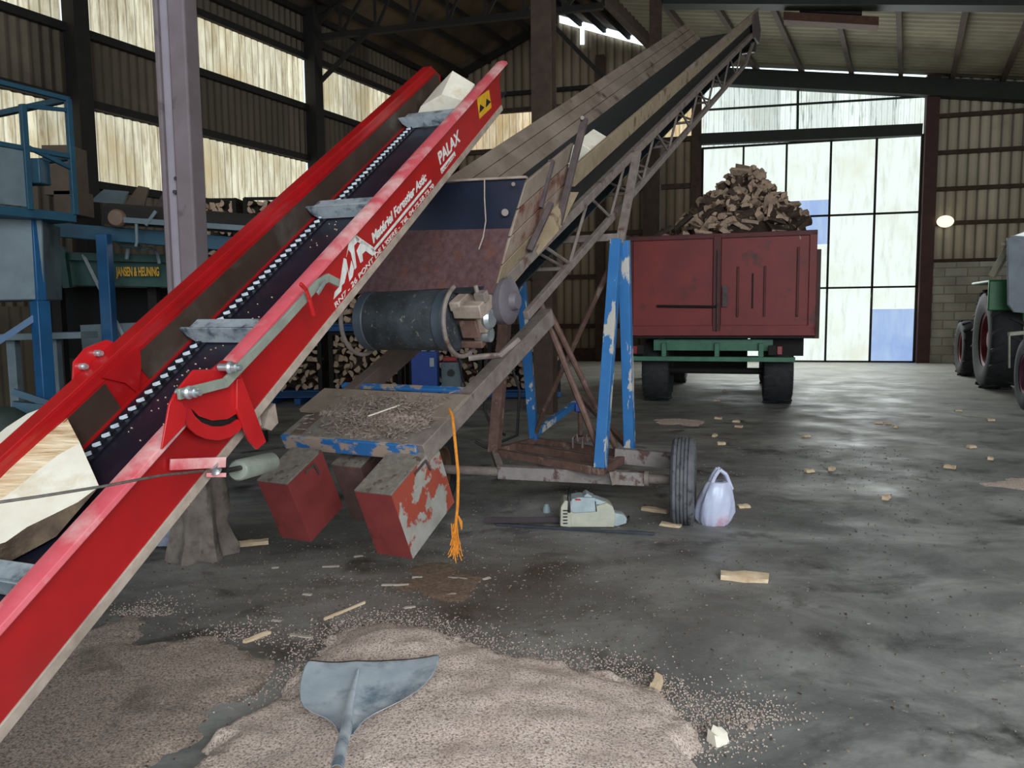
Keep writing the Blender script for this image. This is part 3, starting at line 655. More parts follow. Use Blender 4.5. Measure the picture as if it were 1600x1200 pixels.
# big split log in the trough
A_ = [at(-150, 735, 2.3), at(80, 632, 2.36), at(98, 640, 2.28), at(-150, 800, 2.1)]
def logmesh():
    # left ring (off frame) and right ring
    Lr = [at(-200, 780, 2.10), at(-190, 815, 1.95), at(-185, 900, 1.80), at(-180, 950, 1.72), at(-160, 985, 1.80), at(-170, 960, 2.1)]
    Rr = [at(80, 632, 2.38), at(98, 640, 2.32), at(125, 692, 2.20), at(155, 760, 2.06), at(88, 838, 1.98), at(55, 760, 2.3)]
    mb = MB(); n = 6; rings = []
    m = 9
    for j in range(m):
        t = j/(m-1); row = []
        for i in range(n):
            q = Lr[i].lerp(Rr[i], t)
            if 0 < j < m-1: q = q+V((noise.noise(q*9), noise.noise(q*9+V((5, 0, 0))), noise.noise(q*9+V((0, 9, 0)))))*.018
            row.append(q)
        rings.append(row)
    vs = [p for r_ in rings for p in r_]; fs = []
    for j in range(m-1):
        for i in range(n): fs.append((j*n+i, j*n+(i+1) % n, (j+1)*n+(i+1) % n, (j+1)*n+i))
    o_ = len(mb.v); mb.add(vs, fs)
    mi = {0: 1, 1: 0, 2: 1, 3: 2, 4: 2, 5: 2}
    for q in range(len(mb.f)): mb.mi[q] = mi[q % n]
    mb.add(rings[-1], [tuple(range(n))], mi=1); return mb
mb = logmesh(); tag(mb.build('split_log', [LOGW, WOODW, BARK], loc=at(60, 760, 2.15)), 'large pale split log lying in the near end of the red conveyor', 'log')
# small white cut log at the top
mb = MB(); lp = [(-.36, -.40, -.144), (-.36, -.1, -.144), (-.36, -.08, -.07), (-.36, -.2, -.02), (-.36, -.34, -.07)]
lp2 = [(-.14, -.38, -.144), (-.14, -.1, -.144), (-.15, -.09, -.05), (-.15, -.2, .035), (-.14, -.33, -.05)]
lp = [R(*q) for q in lp]; lp2 = [R(*q) for q in lp2]
mb.add(lp+lp2, [(4, 3, 2, 1, 0), (5, 6, 7, 8, 9)]); mb.add(lp+lp2, [(i, (i+1) % 5, 5+(i+1) % 5, 5+i) for i in range(5)], mi=0)
tag(mb.build('split_log', [WOODW, WOODC], loc=R(-.25, -.2, -.1), bevel=.003), 'white cut log riding at the top end of the red conveyor', 'log')

# ================================================================== BIG WOODEN-SIDED CONVEYOR
bc = thing('timber_sided_conveyor', 'long old conveyor with grey board sides and dark belt rising to the roof', 'conveyor', B(-1, 0, -.8)*1.0)
def bprism(mb, prof, s0, s1, mi=0): mb.prism([B(s0, u, v) for u, v in prof], B.d*(s1-s0), mi)
E1 = 7.25
tl, bl = (-.465, .0), (-.285, -.235)
for i in range(3):
    a0, a1 = i/3+.006, (i+1)/3-.006
    q0 = (tl[0]+(bl[0]-tl[0])*a0, tl[1]+(bl[1]-tl[1])*a0); q1 = (tl[0]+(bl[0]-tl[0])*a1, tl[1]+(bl[1]-tl[1])*a1)
    mb = MB(); s = -.95
    for seg, e in ((0, 2.6+i*.5), (1, E1+(.05 if i else 0))):
        bprism(mb, [q0, q1, (q1[0]-.025, q1[1]-.02), (q0[0]-.025, q0[1]-.02)], s, e-.005); s = e
    mb.build('side_board', PLANK, bc, .003)
mb = MB(); s = .05
for e in (2.2, 4.4, E1):
    bprism(mb, [(.440, 0), (.468, .0), (.452, -.12), (.425, -.12)], s, e-.01); s = e
mb.build('side_board', PLANKY, bc, .003)
mb = MB(); bprism(mb, [(.442, .004), (.470, .004), (.468, -.04), (.44, -.04)], 3.2, E1+.35); mb.build('side_board', PLANK, bc, .003)
mb = MB(); bprism(mb, [(-.285, -.228), (.40, -.228), (.40, -.236), (-.285, -.236)], -1.28, E1+.1); bprism(mb, [(-.36, -.52), (.25, -.52), (.25, -.528), (-.36, -.528)], -1.28, E1+.1); mb.build('belt', BELTG, bc)
mb = MB(); bprism(mb, [(.40, -.115), (.43, -.115), (.40, -.30), (.37, -.30)], -.9, E1); bprism(mb, [(-.40, -.245), (-.30, -.245), (-.30, -.30), (-.40, -.30)], -.9, E1); mb.build('gap_shade_strip', pm('gap_shade_black', '#121110', '#1c1916', 8, .8), bc)  # black strips standing in for the dark gap between boards and chords
for sg in (1, -1):
    mb = MB(); mb.bar(B(-1.05, .43*sg, -.27), B(E1+.1, .43*sg, -.27), .045, .06, up=B.up); mb.build('upper_chord', MAUVE, bc, .003)
    mb = MB(); mb.bar(B(-.86, .41*sg, -.565), B(6.6, .41*sg, -.545), .035, .05, up=B.up); mb.bar(B(6.6, .41*sg, -.545), B(E1+.1, .42*sg, -.36), .035, .04, up=B.up); mb.build('lower_chord', MAUVE, bc, .003)
    s = -.5; i = 0
    while s < 6.2:
        mb = MB(); a_, b_ = (B(s, .42*sg, -.29), B(s+.36, .41*sg, -.55)) if i % 2 == 0 else (B(s+.45, .42*sg, -.29), B(s, .41*sg, -.55))
        mb.tube([a_, b_], .011, 6); s += .36 if i % 2 == 0 else .5; i += 1; mb.build('lattice_bar', MAUVE, bc)
for s in (-.2, 1.3, 1.9, 2.7, 3.6, 4.5, 5.4):
    mb = MB(); mb.tube([B(s, .41, -.56), B(s, -.41, -.56)], .013, 6); mb.tube([B(s, .41, -.56), B(s+.4, -.42, -.3)], .010, 6); mb.build('cross_bar', MAUVE, bc)
mb = MB(); mb.prism([B(E1-.25, .45, -.02), B(E1+.15, .45, -.02), B(E1+.3, .45, -.28), B(E1+.1, .45, -.42), B(E1-.2, .45, -.3)], B.n*.03); mb.build('head_plate', MAUVED, bc)
mb = MB(); mb.lathe(B(E1+.1, 0, -.375), B.n, [(-.4, 0), (-.4, .15), (.42, .15), (.42, 0)], 28); mb.build('head_drum', BLACK, bc)
# cut log on the belt behind the hopper
lo_ = at(914, 243, 5.35); mb = MB(); X5 = B.n; L5 = [(-.1, -.05), (.08, -.05), (.11, .04), (.0, .12), (-.09, .06)]
mb.prism([lo_+B.n*u_+B.up*v_-B.d*.1 for u_, v_ in L5], B.d*.34); tag(mb.build('split_log', [WOODW], loc=lo_, bevel=.004), 'white cut log half hidden on the dark belt behind the hopper boards', 'log')
# tail drum
ax3_ = (B.n, B.d, B.up)
DS = -1.30; dc = B(DS, 0, -.378)
mb = MB(); mb.lathe(dc, B.n, [(-.315, 0), (-.315, .13), (-.30, .148), (-.25, .152), (-.24, .158), (.16, .158), (.17, .153), (.24, .150), (.252, .135), (.252, 0)], 48); mb.build('tail_drum', RUBBER, bc)
for u0, u1 in ((-.31, -.24), (.175, .245)): mb = MB(); mb.lathe(dc, B.n, [(u0, .150), (u0+.01, .1595), (u1-.01, .1595), (u1, .150)], 48); mb.build('drum_lagging', RUBL, bc)
for uu in (.275, -.355):
    mb = MB(); pts = [dc+B.n*uu+(B.d*math.cos(q)+B.up*math.sin(q))*.185 for q in [i*PI/16 for i in range(8, 33)]]; mb.tube(pts, .012, 8); mb.build('drum_guard', MAUVE, bc)
    mb = MB(); mb.lathe(dc, B.n, [(uu-.02, 0), (uu-.02, .03), (uu+.08, .03), (uu+.08, 0)], 16); mb.build('drum_shaft', MAUVED, bc)
mb = MB(); mb.box(dc+B.n*.36+B.up*.08, (.16, .16, .07), (B.n, B.d, B.up)); mb.box(dc+B.n*.36+B.up*.02, (.12, .06, .16), (B.n, B.d, B.up)); mb.box(dc+B.n*.30+B.up*.11+B.d*.06, (.06, .28, .05), (B.n, B.d, B.up)); mb.build('bearing_block', CREAM, bc, .006)
mb = MB(); mb.lathe(dc+B.d*.02, B.n, [(.40, 0), (.40, .05), (.42, .06), (.44, .045), (.44, 0)], 20); mb.lathe(dc+B.d*.02-B.up*.09, B.n, [(.33, 0), (.33, .04), (.41, .04), (.41, 0)], 16); mb.build('bearing_cap', BOLT, bc)
mb = MB(); mb.lathe(dc+B.d*.16+B.up*.03, B.n, [(.36, 0), (.36, .10), (.40, .12), (.48, .12), (.50, .09), (.50, .05), (.53, .04), (.53, 0)], 28); mb.build('gear_housing', pm('mauve_gear', '#5a5258', '#6c646a', 6, .5), bc)
mb = MB(); mb.box(dc+B.n*.33-B.up*.03, (.10, .10, .10), ax3_); mb.box(dc+B.n*.30-B.up*.13, (.14, .05, .04), ax3_); mb.build('bearing_bracket', RUSTB, bc, .006)
mb = MB(); mb.box(dc+B.n*.42+B.up*.13, (.06, .05, .05), ax3_); mb.tube([dc+B.n*.40+B.up*.1, dc+B.n*.40+B.up*.19], .012, 8); mb.build('tension_bolt', MAUVE, bc, .004)
mb = MB(); mb.tube([dc+B.n*.28-B.up*.2-B.d*.04, dc+B.n*.34-B.up*.21, dc+B.n*.45-B.up*.2, dc+B.n*.52-B.up*.16+B.d*.1], .016, 8); mb.build('guard_strap', MAUVE, bc)
# hopper front plates
def poly(pts, th, name, mat, par, e=(0, 1, 0), bev=0):
    mb = MB(); mb.prism([at(*q) for q in pts], V(e)*th); return mb.build(name, mat, par, bev)
poly([(560, 292, 4.36), (698, 286, 4.13), (822, 278, 3.96), (797, 358, 3.93), (590, 362, 4.27)], .012, 'hopper_plate', NAVY, bc)
poly([(540, 362, 4.32), (797, 357, 3.93), (771, 459, 3.86), (540, 459, 4.22)], .012, 'hopper_apron', RUST, bc)
mb = MB(); mb.bar(at(560, 290, 4.35), at(823, 277, 3.95), .03, .012); mb.build('hopper_rim', CREAM, bc, .002)
mb = MB(); mb.lathe(at(789, 332, 3.93), (0, -1, 0), [(0, .018), (.003, .018), (.003, 0)], 18); mb.build('rivet', MAUVE, bc); mb = MB(); mb.lathe(at(802, 288, 3.94), (0, -1, 0), [(0, .01), (.008, .01), (.008, 0)], 12); mb.build('rivet', MAUVE, bc)
# hopper right boards
T0, T1, B0, B1 = at(822, 284, 3.98), at(897, 222, 4.72), at(773, 458, 3.90), at(868, 352, 4.74)
for i in range(4):
    f0, f1 = i/4+.008, (i+1)/4-.008
    mb = MB(); mb.prism([T0.lerp(B0, f0), T1.lerp(B1, f0), T1.lerp(B1, f1), T0.lerp(B0, f1)], B.n*-.022); mb.build('hopper_board', (PLANK, PLANKR, PLANKR, PLANKY)[i], bc, .003)
mb = MB(); mb.prism([at(800, 447, 4.10), at(876, 358, 4.6), at(905, 300, 4.8), at(888, 300, 4.78), at(838, 358, 4.4), at(786, 430, 4.13)], B.n*-.02); mb.build('hopper_board', PLANKY, bc, .003)
for p0_, p1_, w_ in (((857, 251, 4.36), (838, 325, 4.32), .035), ((856, 318, 4.34), (822, 392, 4.24), .032), ((909, 186, 4.72), (884, 285, 4.66), .04), ((897, 232, 4.68), (868, 352, 4.62), .038)):
    mb = MB(); mb.bar(at(*p0_)+B.n*.02, at(*p1_)+B.n*.02, w_, .03, up=B.d); mb.build('hopper_stake', MAUVED, bc, .003)
mb = MB(); mb.lathe(at(909, 186, 4.70), (0, -1, 0), [(0, 0), (0, .012), (.03, .012), (.03, 0)], 12); mb.build('stake_bolt', MAUVE, bc)
# frame beams to the bed
b0, b1 = at(655, 708, 3.92), at(856, 494, 5.05)
up2 = (b1-b0).cross(B.n*-1).normalized()
mb = MB(); mb.bar(b0, b1, .085, .11, up=B.up); mb.build('frame_beam', MAUVE, bc, .004)
sh = -B.n*.80
mb = MB(); mb.bar(b0+sh, b1+sh, .085, .12, up=B.up); mb.build('frame_beam', pm('beam_brown', '#5a4a42', '#6a5a50', 10, .7), bc, .004)
# bed planks across the beams
bd = (b1-b0).normalized(); bn = B.n; bu = bn.cross(bd)
def bedp(s, u, v): return b0+bd*s+bn*u+bu*v
def bed(s0, s1, u0, u1, v0, v1, name, mat, bev=.002, sk=0):
    mb = MB(); mb.hexa([bedp(s0, u0, v0), bedp(s0+sk, u1, v0), bedp(s1+sk, u1, v0), bedp(s1, u0, v0), bedp(s0, u0, v1), bedp(s0+sk, u1, v1), bedp(s1+sk, u1, v1), bedp(s1, u0, v1)]); return mb.build(name, mat, bc, bev)
bed(.0, .20, -.90, -.02, .03, .055, 'bed_plank', CWTOP)
bed(-.02, .0, -.90, .0, -.035, .055, 'bed_front_bar', pm('chipped_blue_rust', '#2a6aa8', '#2f6ea8', 6, .5, c3='#a89484', s3=7, t3=(.49, .54), st3=(1, 1, 2)))
bed(.22, .45, -.96, .05, .05, .075, 'bed_plank', PLANK, sk=.0)
bed(.52, .56, -.90, -.02, .03, .05, 'bed_cross_bar', MATS['chipped_blue_rust'])
mb = MB()
for i in range(420):
    s_, u_ = random.gauss(.16, .12), random.gauss(-.36, .2)
    if not (.0 < s_ < .42 and -.85 < u_ < -.02): continue
    v_ = (.078 if s_ > .21 else .058)+random.uniform(0, .03); q = bedp(s_, u_, v_)
    dd = V((random.gauss(0, 1), random.gauss(0, 1), random.gauss(0, .5))).normalized(); mb.bar(q, q+dd*random.uniform(.02, .06), .006, .004)
q = MB()
nx, ny = 26, 14; vs = []
for j in range(ny+1):
    for i in range(nx+1):
        s_, u_ = .01+.4*j/ny, -.8+.76*i/nx; hgt = .02*math.exp(-((s_-.18)/.12)**2-((u_+.36)/.22)**2)+.006*noise.noise(V((s_*30, u_*30, 0)))
        vs.append(bedp(s_, u_, (.074 if s_ > .21 else .052)+hgt))
q.add(vs, [(j*(nx+1)+i, j*(nx+1)+i+1, (j+1)*(nx+1)+i+1, (j+1)*(nx+1)+i) for j in range(ny) for i in range(nx)], True)
mb.add(q.v, q.f, True)
tag(mb.build('wood_chips', CHIPS, loc=bedp(.18, -.36, .06)), 'heap of brown wood chips on the blue edged bed', 'wood chips', kind='stuff')
mb = MB(); mb.bar(at(575, 650, 4.1), at(627, 632, 4.25), .012, .006); tag(mb.build('wood_splinter', WOODW, loc=at(575, 650, 4.1)), 'long white splinter sticking up from the chips on the bed', 'splinter')
# counterweight boxes hang under the bed
ax3 = (B.n, B.d, B.up)
def cw(px_tl, py_tl, Y, w, dep, h, name, label, mside, mfront, mtop=CWTOP):
    c = at(px_tl, py_tl, Y); t = thing(name, label, 'counterweight', c); mb = MB()
    dn = -B.up; taper = .0
    p = [c, c+B.n*w, c+B.n*w+B.d*dep, c+B.d*dep]; ql = [x+dn*h for x in p]
    mb.add(ql+p, [(0, 1, 5, 4)], mi=0); mb.add(ql+p, [(1, 2, 6, 5), (2, 3, 7, 6), (3, 0, 4, 7), (0, 3, 2, 1)], mi=1); mb.add(ql+p, [(4, 5, 6, 7)], mi=2)
    bm_ = mb.build('weight_body', [mfront, mside, mtop], t)
    mb = MB(); lid = .01; mb.hexa([x+B.up*0 for x in p]+[x+B.up*lid for x in p]); mb.build('lid', mtop, t, .002)
    mb = MB(); q0 = c+B.n*(w+.006)+B.d*dep*.45+dn*.02; mb.bar(q0, q0+B.d*dep*.25, .006, .012); mb.bar(q0+B.d*dep*.25, q0+B.d*dep*.28+dn*.07, .006, .012); mb.build('side_bracket', MAUVED, t)
    return t
cw(402, 752, 3.95, .205, .30, .38, 'counterweight_box', 'faded red counterweight box, leftmost under the conveyor bed', CWRED, CWRED)
cw(518, 727, 4.2, .20, .2, .38, 'counterweight_box', 'small dark rusty counterweight box between the two larger red ones', pm('cw_dark', '#4c3430', '#5f443e', 10, .7), pm('cw_dark2', '#55403c', '#6a524c', 10, .7))
cw(554, 768, 3.72, .22, .46, .40, 'counterweight_box', 'counterweight box with peeling white side, nearest the orange rope', CWPEEL, CWRED)
# orange rope
rp = [at(702, 640, 4.0), at(707, 650, 3.92), at(711, 690, 3.84), at(716, 740, 3.80), at(715, 790, 3.79), at(711, 830, 3.79)]
rope = thing('orange_rope', 'frayed orange rope hanging beside the peeling counterweight box', 'rope', rp[-1])
mb = MB(); mb.tube(rp, .008, 8); mb.build('cord', ORG, rope)
mb = MB()
for i in range(34):
    q = rp[-1]+V((random.gauss(0, .006), random.gauss(0, .005), random.uniform(-.06, .05))); e = at(711+random.gauss(0, 5), random.uniform(845, 882), 3.79)
    mb.tube([q, q.lerp(e, .5)+V((random.gauss(0, .008), 0, 0)), e], .0028, 5)
q = at(716, 806, 3.79); mb.tube([q, q+V((.012, 0, -.03)), q+V((.016, 0, -.07))], [.004, .009, .004], 6); mb.build('frayed_end', ORG, rope)
tp = [at(757, 279, 3.97), at(757, 310, 3.95), at(759, 345, 3.92), at(755, 370, 3.91), at(748, 390, 3.90)]
mb = MB(); mb.tube(tp, .0035, 6); tag(mb.build('twine', TWINE, loc=tp[0]), 'pale twine hanging down the navy hopper plate', 'twine')

# wheeled stand (A-frame, cart, axle)
an = V((.965, -.262, 0)).normalized(); ad = V((.262, .965, 0)).normalized()
wc = V((1.155, 5.12, .295))
cart = thing('conveyor_stand', 'chipped blue A-frame stand on a rusty wheeled chassis under the long conveyor', 'stand', (wc.x-.7, wc.y+.4, 0))
def barp(p, q, w, h, name, mat, par=cart, bev=.003, up=(0, 0, 1)): mb = MB(); mb.bar(p, q, w, h, up=up); return mb.build(name, mat, par, bev)
fr, rr, fl_, rl = at(938, 742, 5.10), at(984, 713, 5.65), at(772, 706, 5.85), at(835, 690, 6.35)
for q in (fr, rr, fl_, rl): q.z = .37
barp(fl_, fr, .05, .055, 'base_bar', RUSTB); barp(fr, rr, .05, .055, 'base_bar', RUSTB); barp(rr, rl, .045, .05, 'base_bar', RUSTB); barp(rl, fl_, .045, .05, 'base_bar', RUSTB)
barp(fl_.lerp(rl, .5), fr.lerp(rr, .5), .05, .06, 'base_bar', RUSTB)
topR = at(968, 375, 5.42); topL = topR-B.n*.82
barp(fr+V((0, 0, .02)), topR-V((.02, 0, 0)), .075, .075, 'stand_leg', BLUE); barp(rr+V((0, 0, .02)), topR+V((.035, .03, 0)), .075, .075, 'stand_leg', BLUE)
barp(rl, topL+V((.03, .03, 0)), .07, .07, 'stand_leg', BLUE); barp(fl_, topL-V((.02, 0, 0)), .08, .08, 'stand_leg', RUSTB)
ch_r = B(.92, .43, -.3)
barp(topR-V((0, 0, .03)), at(996, 236, 5.95), .055, .05, 'pivot_post', MAUVE)
barp(topR+V((0, 0, .02)), topL+V((0, 0, .02)), .05, .05, 'pivot_bar', MAUVE)
mb = MB(); mb.tube([at(843, 470, 5.2), fr+V((.05, .1, 0))], .022, 8); mb.build('brace', RUSTB, cart)
mb = MB(); mb.tube([at(856, 482, 5.1), rr+V((-.1, 0, .05))], .02, 8); mb.build('brace', RUSTB, cart)
mb = MB(); mb.tube([at(952, 420, 5.45), at(850, 640, 6.1)], .02, 8); mb.tube([at(850, 640, 6.1), rl+V((0, 0, .02))], .02, 8); mb.build('brace', RUSTB, cart)
barp(at(832, 680, 6.3), at(905, 626, 7.0), .05, .05, 'tow_bar', BLUE); barp(at(905, 618, 7.0), at(988, 705, 5.75), .04, .04, 'tow_bar', RUSTB)
mb = MB(); mb.box(at(906, 636, 6.9), (.09, .09, .08)); mb.build('hitch_block', BLUEB, cart, .006)
mb = MB(); mb.tube([at(906, 644, 6.9), at(907, 680, 6.9)], .02, 8); mb.box(at(910, 684, 6.9), (.14, .1, .03)); mb.build('hitch_jack', RUSTB, cart)
for px in (895, 910):
    q = at(px, 700, 5.9); mb = MB(); mb.tube([q, q+V((0, 0, .08)), q+V((.03, 0, .11)), q+V((.04, 0, .05))], .009, 6); mb.build('hook', MAUVE, cart)
# axle
barp(wc-an*1.3, wc-an*.26, .08, .09, 'axle_beam', pm('axle_grey', '#7c726c', '#928a88', 8, .7, c3='#5a4038', s3=8, t3=(.55, .62)))
mb = MB(); mb.tube([wc-an*1.8, wc-an*.05], .035, 12); mb.build('axle_tube', MAUVE, cart)
mb = MB(); mb.tube([wc-an*.26, wc-an*.23], .055, 14); mb.build('axle_collar', MAUVE, cart)
q0, q1 = wc-an*.08+ad*.28+V((0, 0, .08)), wc-an*.5+ad*.28+V((0, 0, .1)); barp(q0, q1, .07, .11, 'rear_axle_bracket', MATS['axle_grey'])
barp(fr+V((.08, 0, 0)), V((fr.x+.1, fr.y, .28)), .05, .05, 'axle_clamp', MAUVE); barp(fl_, V((fl_.x+.05, fl_.y-.3, .3)), .05, .05, 'axle_clamp', MAUVE)
def wheel(c, axis, r, w, name, label=None, parent=None, mt=TYRE, mr=RIM, rimr=.58, grooves=0, lug=0, cat='wheel'):
    t = parent if parent is not None else thing(name, label, cat, c)
    if parent is not None:
        t = bpy.data.objects.new(name, None); COL.objects.link(t); t.parent = parent; t.location = V(c)-parent.location
    ri = r*rimr; h = w/2; prof = [(-h*.75, ri), (-h*.98, ri+(r-ri)*.4), (-h*.9, r*.93), (-h*.72, r*.985)]
    if grooves:
        for i in range(grooves):
            x0 = -h*.72+1.44*h*i/grooves; x1 = -h*.72+1.44*h*(i+1)/grooves; g_ = (x1-x0)*.16
            prof += [(x0+g_, r), (x1-g_, r), (x1-g_*.6, r-.012), (x1+g_*.6, r-.012)]
        prof = prof[:-2]
    else: prof += [(-h*.3, r), (h*.3, r)]
    prof += [(h*.72, r*.985), (h*.9, r*.93), (h*.98, ri+(r-ri)*.4), (h*.75, ri)]
    mb = MB(); mb.lathe(c, axis, prof, 48)
    if lug:
        A = V(axis).normalized(); e1 = A.orthogonal().normalized(); e2 = A.cross(e1)
        for i in range(lug):
            for sg in (-1, 1):
                q = 2*PI*(i+(.5 if sg > 0 else 0))/lug; rd = e1*math.cos(q)+e2*math.sin(q); tg = A.cross(rd)
                mb.bar(V(c)+rd*(r-.005)+A*sg*h*.1-tg*.0, V(c)+rd*(r-.02)+A*sg*h*.92+tg*r*.13, .05*r/.8, .05*r/.8, up=rd)
    mb.build('tyre', mt, t)
    mb = MB(); mb.lathe(c, axis, [(-h*.7, ri*1.01), (-h*.62, ri*.9), (-h*.25, ri*.85), (-h*.2, ri*.4), (-h*.5, ri*.3), (-h*.5, 0)], 32)
    mb.lathe(c, axis, [(h*.7, ri*1.01), (h*.62, ri*.9), (h*.25, ri*.85), (h*.2, ri*.4), (h*.5, ri*.3), (h*.5, 0)], 32); mb.build('rim', mr, t)
    return t
wheel(wc, an, .295, .165, 'wheel', parent=cart, mt=TYREG, mr=MAUVED, grooves=5)
wheel(wc-an*1.78, an, .295, .165, 'wheel', parent=cart, mt=TYRE, mr=pm('rim_ochre', '#5a4428', '#46351f', 6, .7), grooves=5)
# hydraulic hoses behind the chassis
for i, pts in enumerate(([(795, 560, 7.5), (812, 610, 7.5), (808, 680, 7.4), (760, 700, 7.4), (742, 690, 7.4)], [(760, 560, 7.6), (757, 640, 7.6), (770, 672, 7.5), (790, 680, 7.5)])):
    mb = MB(); mb.tube([at(*q) for q in pts], .014, 8); mb.build('hose', BLACK, cart)

# ================================================================== FLOOR THINGS BY THE WHEEL
# chainsaw
cs0 = fl(930, 826); cs = thing('chainsaw', 'cream and white chainsaw lying on the floor beside the grey tyre', 'chainsaw', (cs0.x, cs0.y, 0))
def cP(px, py, dy=0): q = at(px, py, cs0.y); return V((q.x, q.y+dy, max(.004, q.z)))
def cprism(pts, dy, th, name, mat, bev=.006): mb = MB(); mb.prism([cP(x, y, dy) for x, y in pts], (0, th, 0)); return mb.build(name, mat, cs, bev)
cprism([(890, 824), (890, 795), (930, 792), (948, 786), (958, 792), (962, 805), (960, 824)], 0, .16, 'engine_body', SAWB)
cprism([(890, 797), (893, 780), (905, 777), (930, 778), (933, 790), (930, 800), (896, 802)], -.005, .15, 'top_cover', SAWW)
cprism([(912, 777), (918, 772), (930, 780), (948, 786), (948, 790), (928, 790)], .02, .12, 'filter_cover', SAWW)
cprism([(875, 822), (876, 792), (882, 782), (892, 782), (893, 824)], -.01, .17, 'side_cover', SAWB)
cprism([(945, 823), (952, 802), (975, 806), (981, 812), (980, 820), (965, 825)], .03, .1, 'rear_handle', SAWW)
cprism([(898, 779), (906, 779), (908, 781.5), (899, 781.5)], -.008, .004, 'badge', REDH, 0)
cprism([(981, 815), (986, 810), (986, 817), (982, 820)], .05, .04, 'handle_cap', BLACK, 0)
mb = MB()
for i in range(5): mb.box(cP(883, 797+5*i, -.012), (.03, .004, .008))
mb.bar(cP(930, 783, -.008), cP(932, 799, -.008), .004, .006); mb.build('vent_slots', BLACK, cs)
mb = MB(); mb.tube([cP(889, 800, .0-.01), cP(889, 776, 0), cP(890, 768, .03), cP(893, 766, .1), cP(893, 776, .17)], .011, 8); mb.build('front_handle', BLACK, cs)
mb = MB(); mb.prism([cP(878, 820, .06), cP(878, 812, .06), cP(770, 812, .06), cP(757, 814, .06), cP(755, 818, .06), cP(765, 821, .06)], (0, .006, 0)); mb.build('guide_bar', pm('bar_dark', '#2a2226', '#3a2c32', 10, .5), cs)
bp = [fl(776, 822), fl(900, 828), fl(1023, 837)]
mb = MB(); mb.bar(bp[0]+V((0, 0, .012)), bp[2]+V((0, 0, .012)), .02, .018); tag(mb.build('iron_bar', pm('iron', '#3a3e46', '#2c3036', 8, .5), loc=(bp[1].x, bp[1].y, 0), bevel=.002), 'thin dark iron bar on the floor in front of the chainsaw', 'bar')
# little white plastic cap
q = fl(854, 800); mb = MB(); mb.lathe((q.x, q.y, 0), (0, 0, 1), [(0, 0), (0, .03), (.035, .026), (.05, .016), (.06, .016), (.06, 0)], 18); tag(mb.build('plastic_cap', pm('white_cap', '#8fa3a6', '#a3b4b6', 6, .5), loc=(q.x, q.y, 0)), 'small pale plastic cap standing on the floor left of the chainsaw', 'cap')
# plastic bag
bg = fl(1120, 823); bag = thing('plastic_bag', 'white plastic carrier bag with a pinkish side, standing by the tyre', 'bag', (bg.x, bg.y+.08, 0))
bo = V((bg.x, bg.y+.08, 0)); prof = [(0, .02), (.0, .095), (.03, .118), (.09, .128), (.15, .125), (.20, .116), (.24, .10), (.27, .085), (.29, .07), (.292, .03)]
vs = []; n = 44
for j, (h, r) in enumerate(prof):
    lean = .03*h/.3
    for i in range(n):
        q = 2*PI*i/n; d_ = V((math.cos(q), math.sin(q)*.75, 0)); rr = r*(1+.16*noise.noise(V((d_.x*2.4, d_.y*2.4, h*9)))+.10*noise.noise(V((d_.x*7, d_.y*7, h*16))))
        vs.append(bo+d_*rr+V((lean, 0, h)))
mb = MB(); mb.add(vs, [(j*n+i, j*n+(i+1) % n, (j+1)*n+(i+1) % n, (j+1)*n+i) for j in range(len(prof)-1) for i in range(n)], True); mb.build('bag_body', BAG, bag, fix=False)
for yy in (-.02, .035):
    hp_ = [bo+V((-.03, yy, .26)), bo+V((.0, yy, .33)), bo+V((.03, yy, .375)), bo+V((.075, yy, .34)), bo+V((.115, yy, .24))]
    mb = MB()
    for i in range(4): mb.bar(hp_[i], hp_[i+1], .035, .006, up=(0, 1, 0)) if False else mb.tube([hp_[i], hp_[i+1]], [.013, .013], 8)
    mb.build('bag_handle', BAG, bag)

def chunk(name, label, px, py, size, rot, mat, tilt=0, cat='wood piece', group=None, sq=.7):
    q = fl(px, py); L_, W_, H_ = size; c, s_ = math.cos(rot), math.sin(rot); X_ = V((c, s_, 0)); Y_ = V((-s_, c, 0)); mb = MB(); n = 5; vs = []
    for j in range(n):
        t = j/(n-1)-.5
        for (yy, zz) in ((-.5, 0), (.5, 0), (.42, 1), (-.3, .8)):
            wv = W_*(1-sq*.3*abs(t)*2*random.random())
            vs.append(V((q.x, q.y, .002))+X_*L_*(t+random.uniform(-.03, .03))+Y_*(yy*wv+random.uniform(-.1, .1)*W_)+V((0, 0, zz*H_*random.uniform(.7, 1.1)+abs(t)*tilt)))
    fs = [(j*4+i, j*4+(i+1) % 4, (j+1)*4+(i+1) % 4, (j+1)*4+i) for j in range(n-1) for i in range(4)]+[(3, 2, 1, 0), tuple((n-1)*4+i for i in range(4))]
    mb.add(vs, fs); return tag(mb.build(name, mat, loc=(q.x, q.y, 0)), label, cat, group)
chunk('wood_piece', 'pale torn slab of wood lying alone on the dark floor', 1162, 905, (.25, .11, .03), -.3, WOODC)
chunk('wood_piece', 'small pale wood knot on the floor at the lower right', 1122, 1160, (.06, .05, .045), .5, WOODW)
chunk('wood_piece', 'pale wooden wedge beside the cloth at the column foot', 392, 852, (.22, .05, .03), .25, WOODC)
chunk('wood_stick', 'reddish stick leaning towards the bottom of the grey tyre', 1022, 800, (.2, .035, .03), -.6, WOODC, cat='stick')
chunk('wood_piece', 'splintered wood crumbs under the grey tyre', 1048, 822, (.14, .07, .02), -.5, WOODC)
chunk('curled_leaf', 'curled brown shaving standing on the sawdust edge', 1026, 1075, (.10, .035, .04), 1.1, WOODC, cat='shaving')
chunk('bark_piece', 'dark brown bark lump at the heap crest right of the shovel', 738, 1030, (.07, .05, .05), 2.5, BARK, cat='bark')
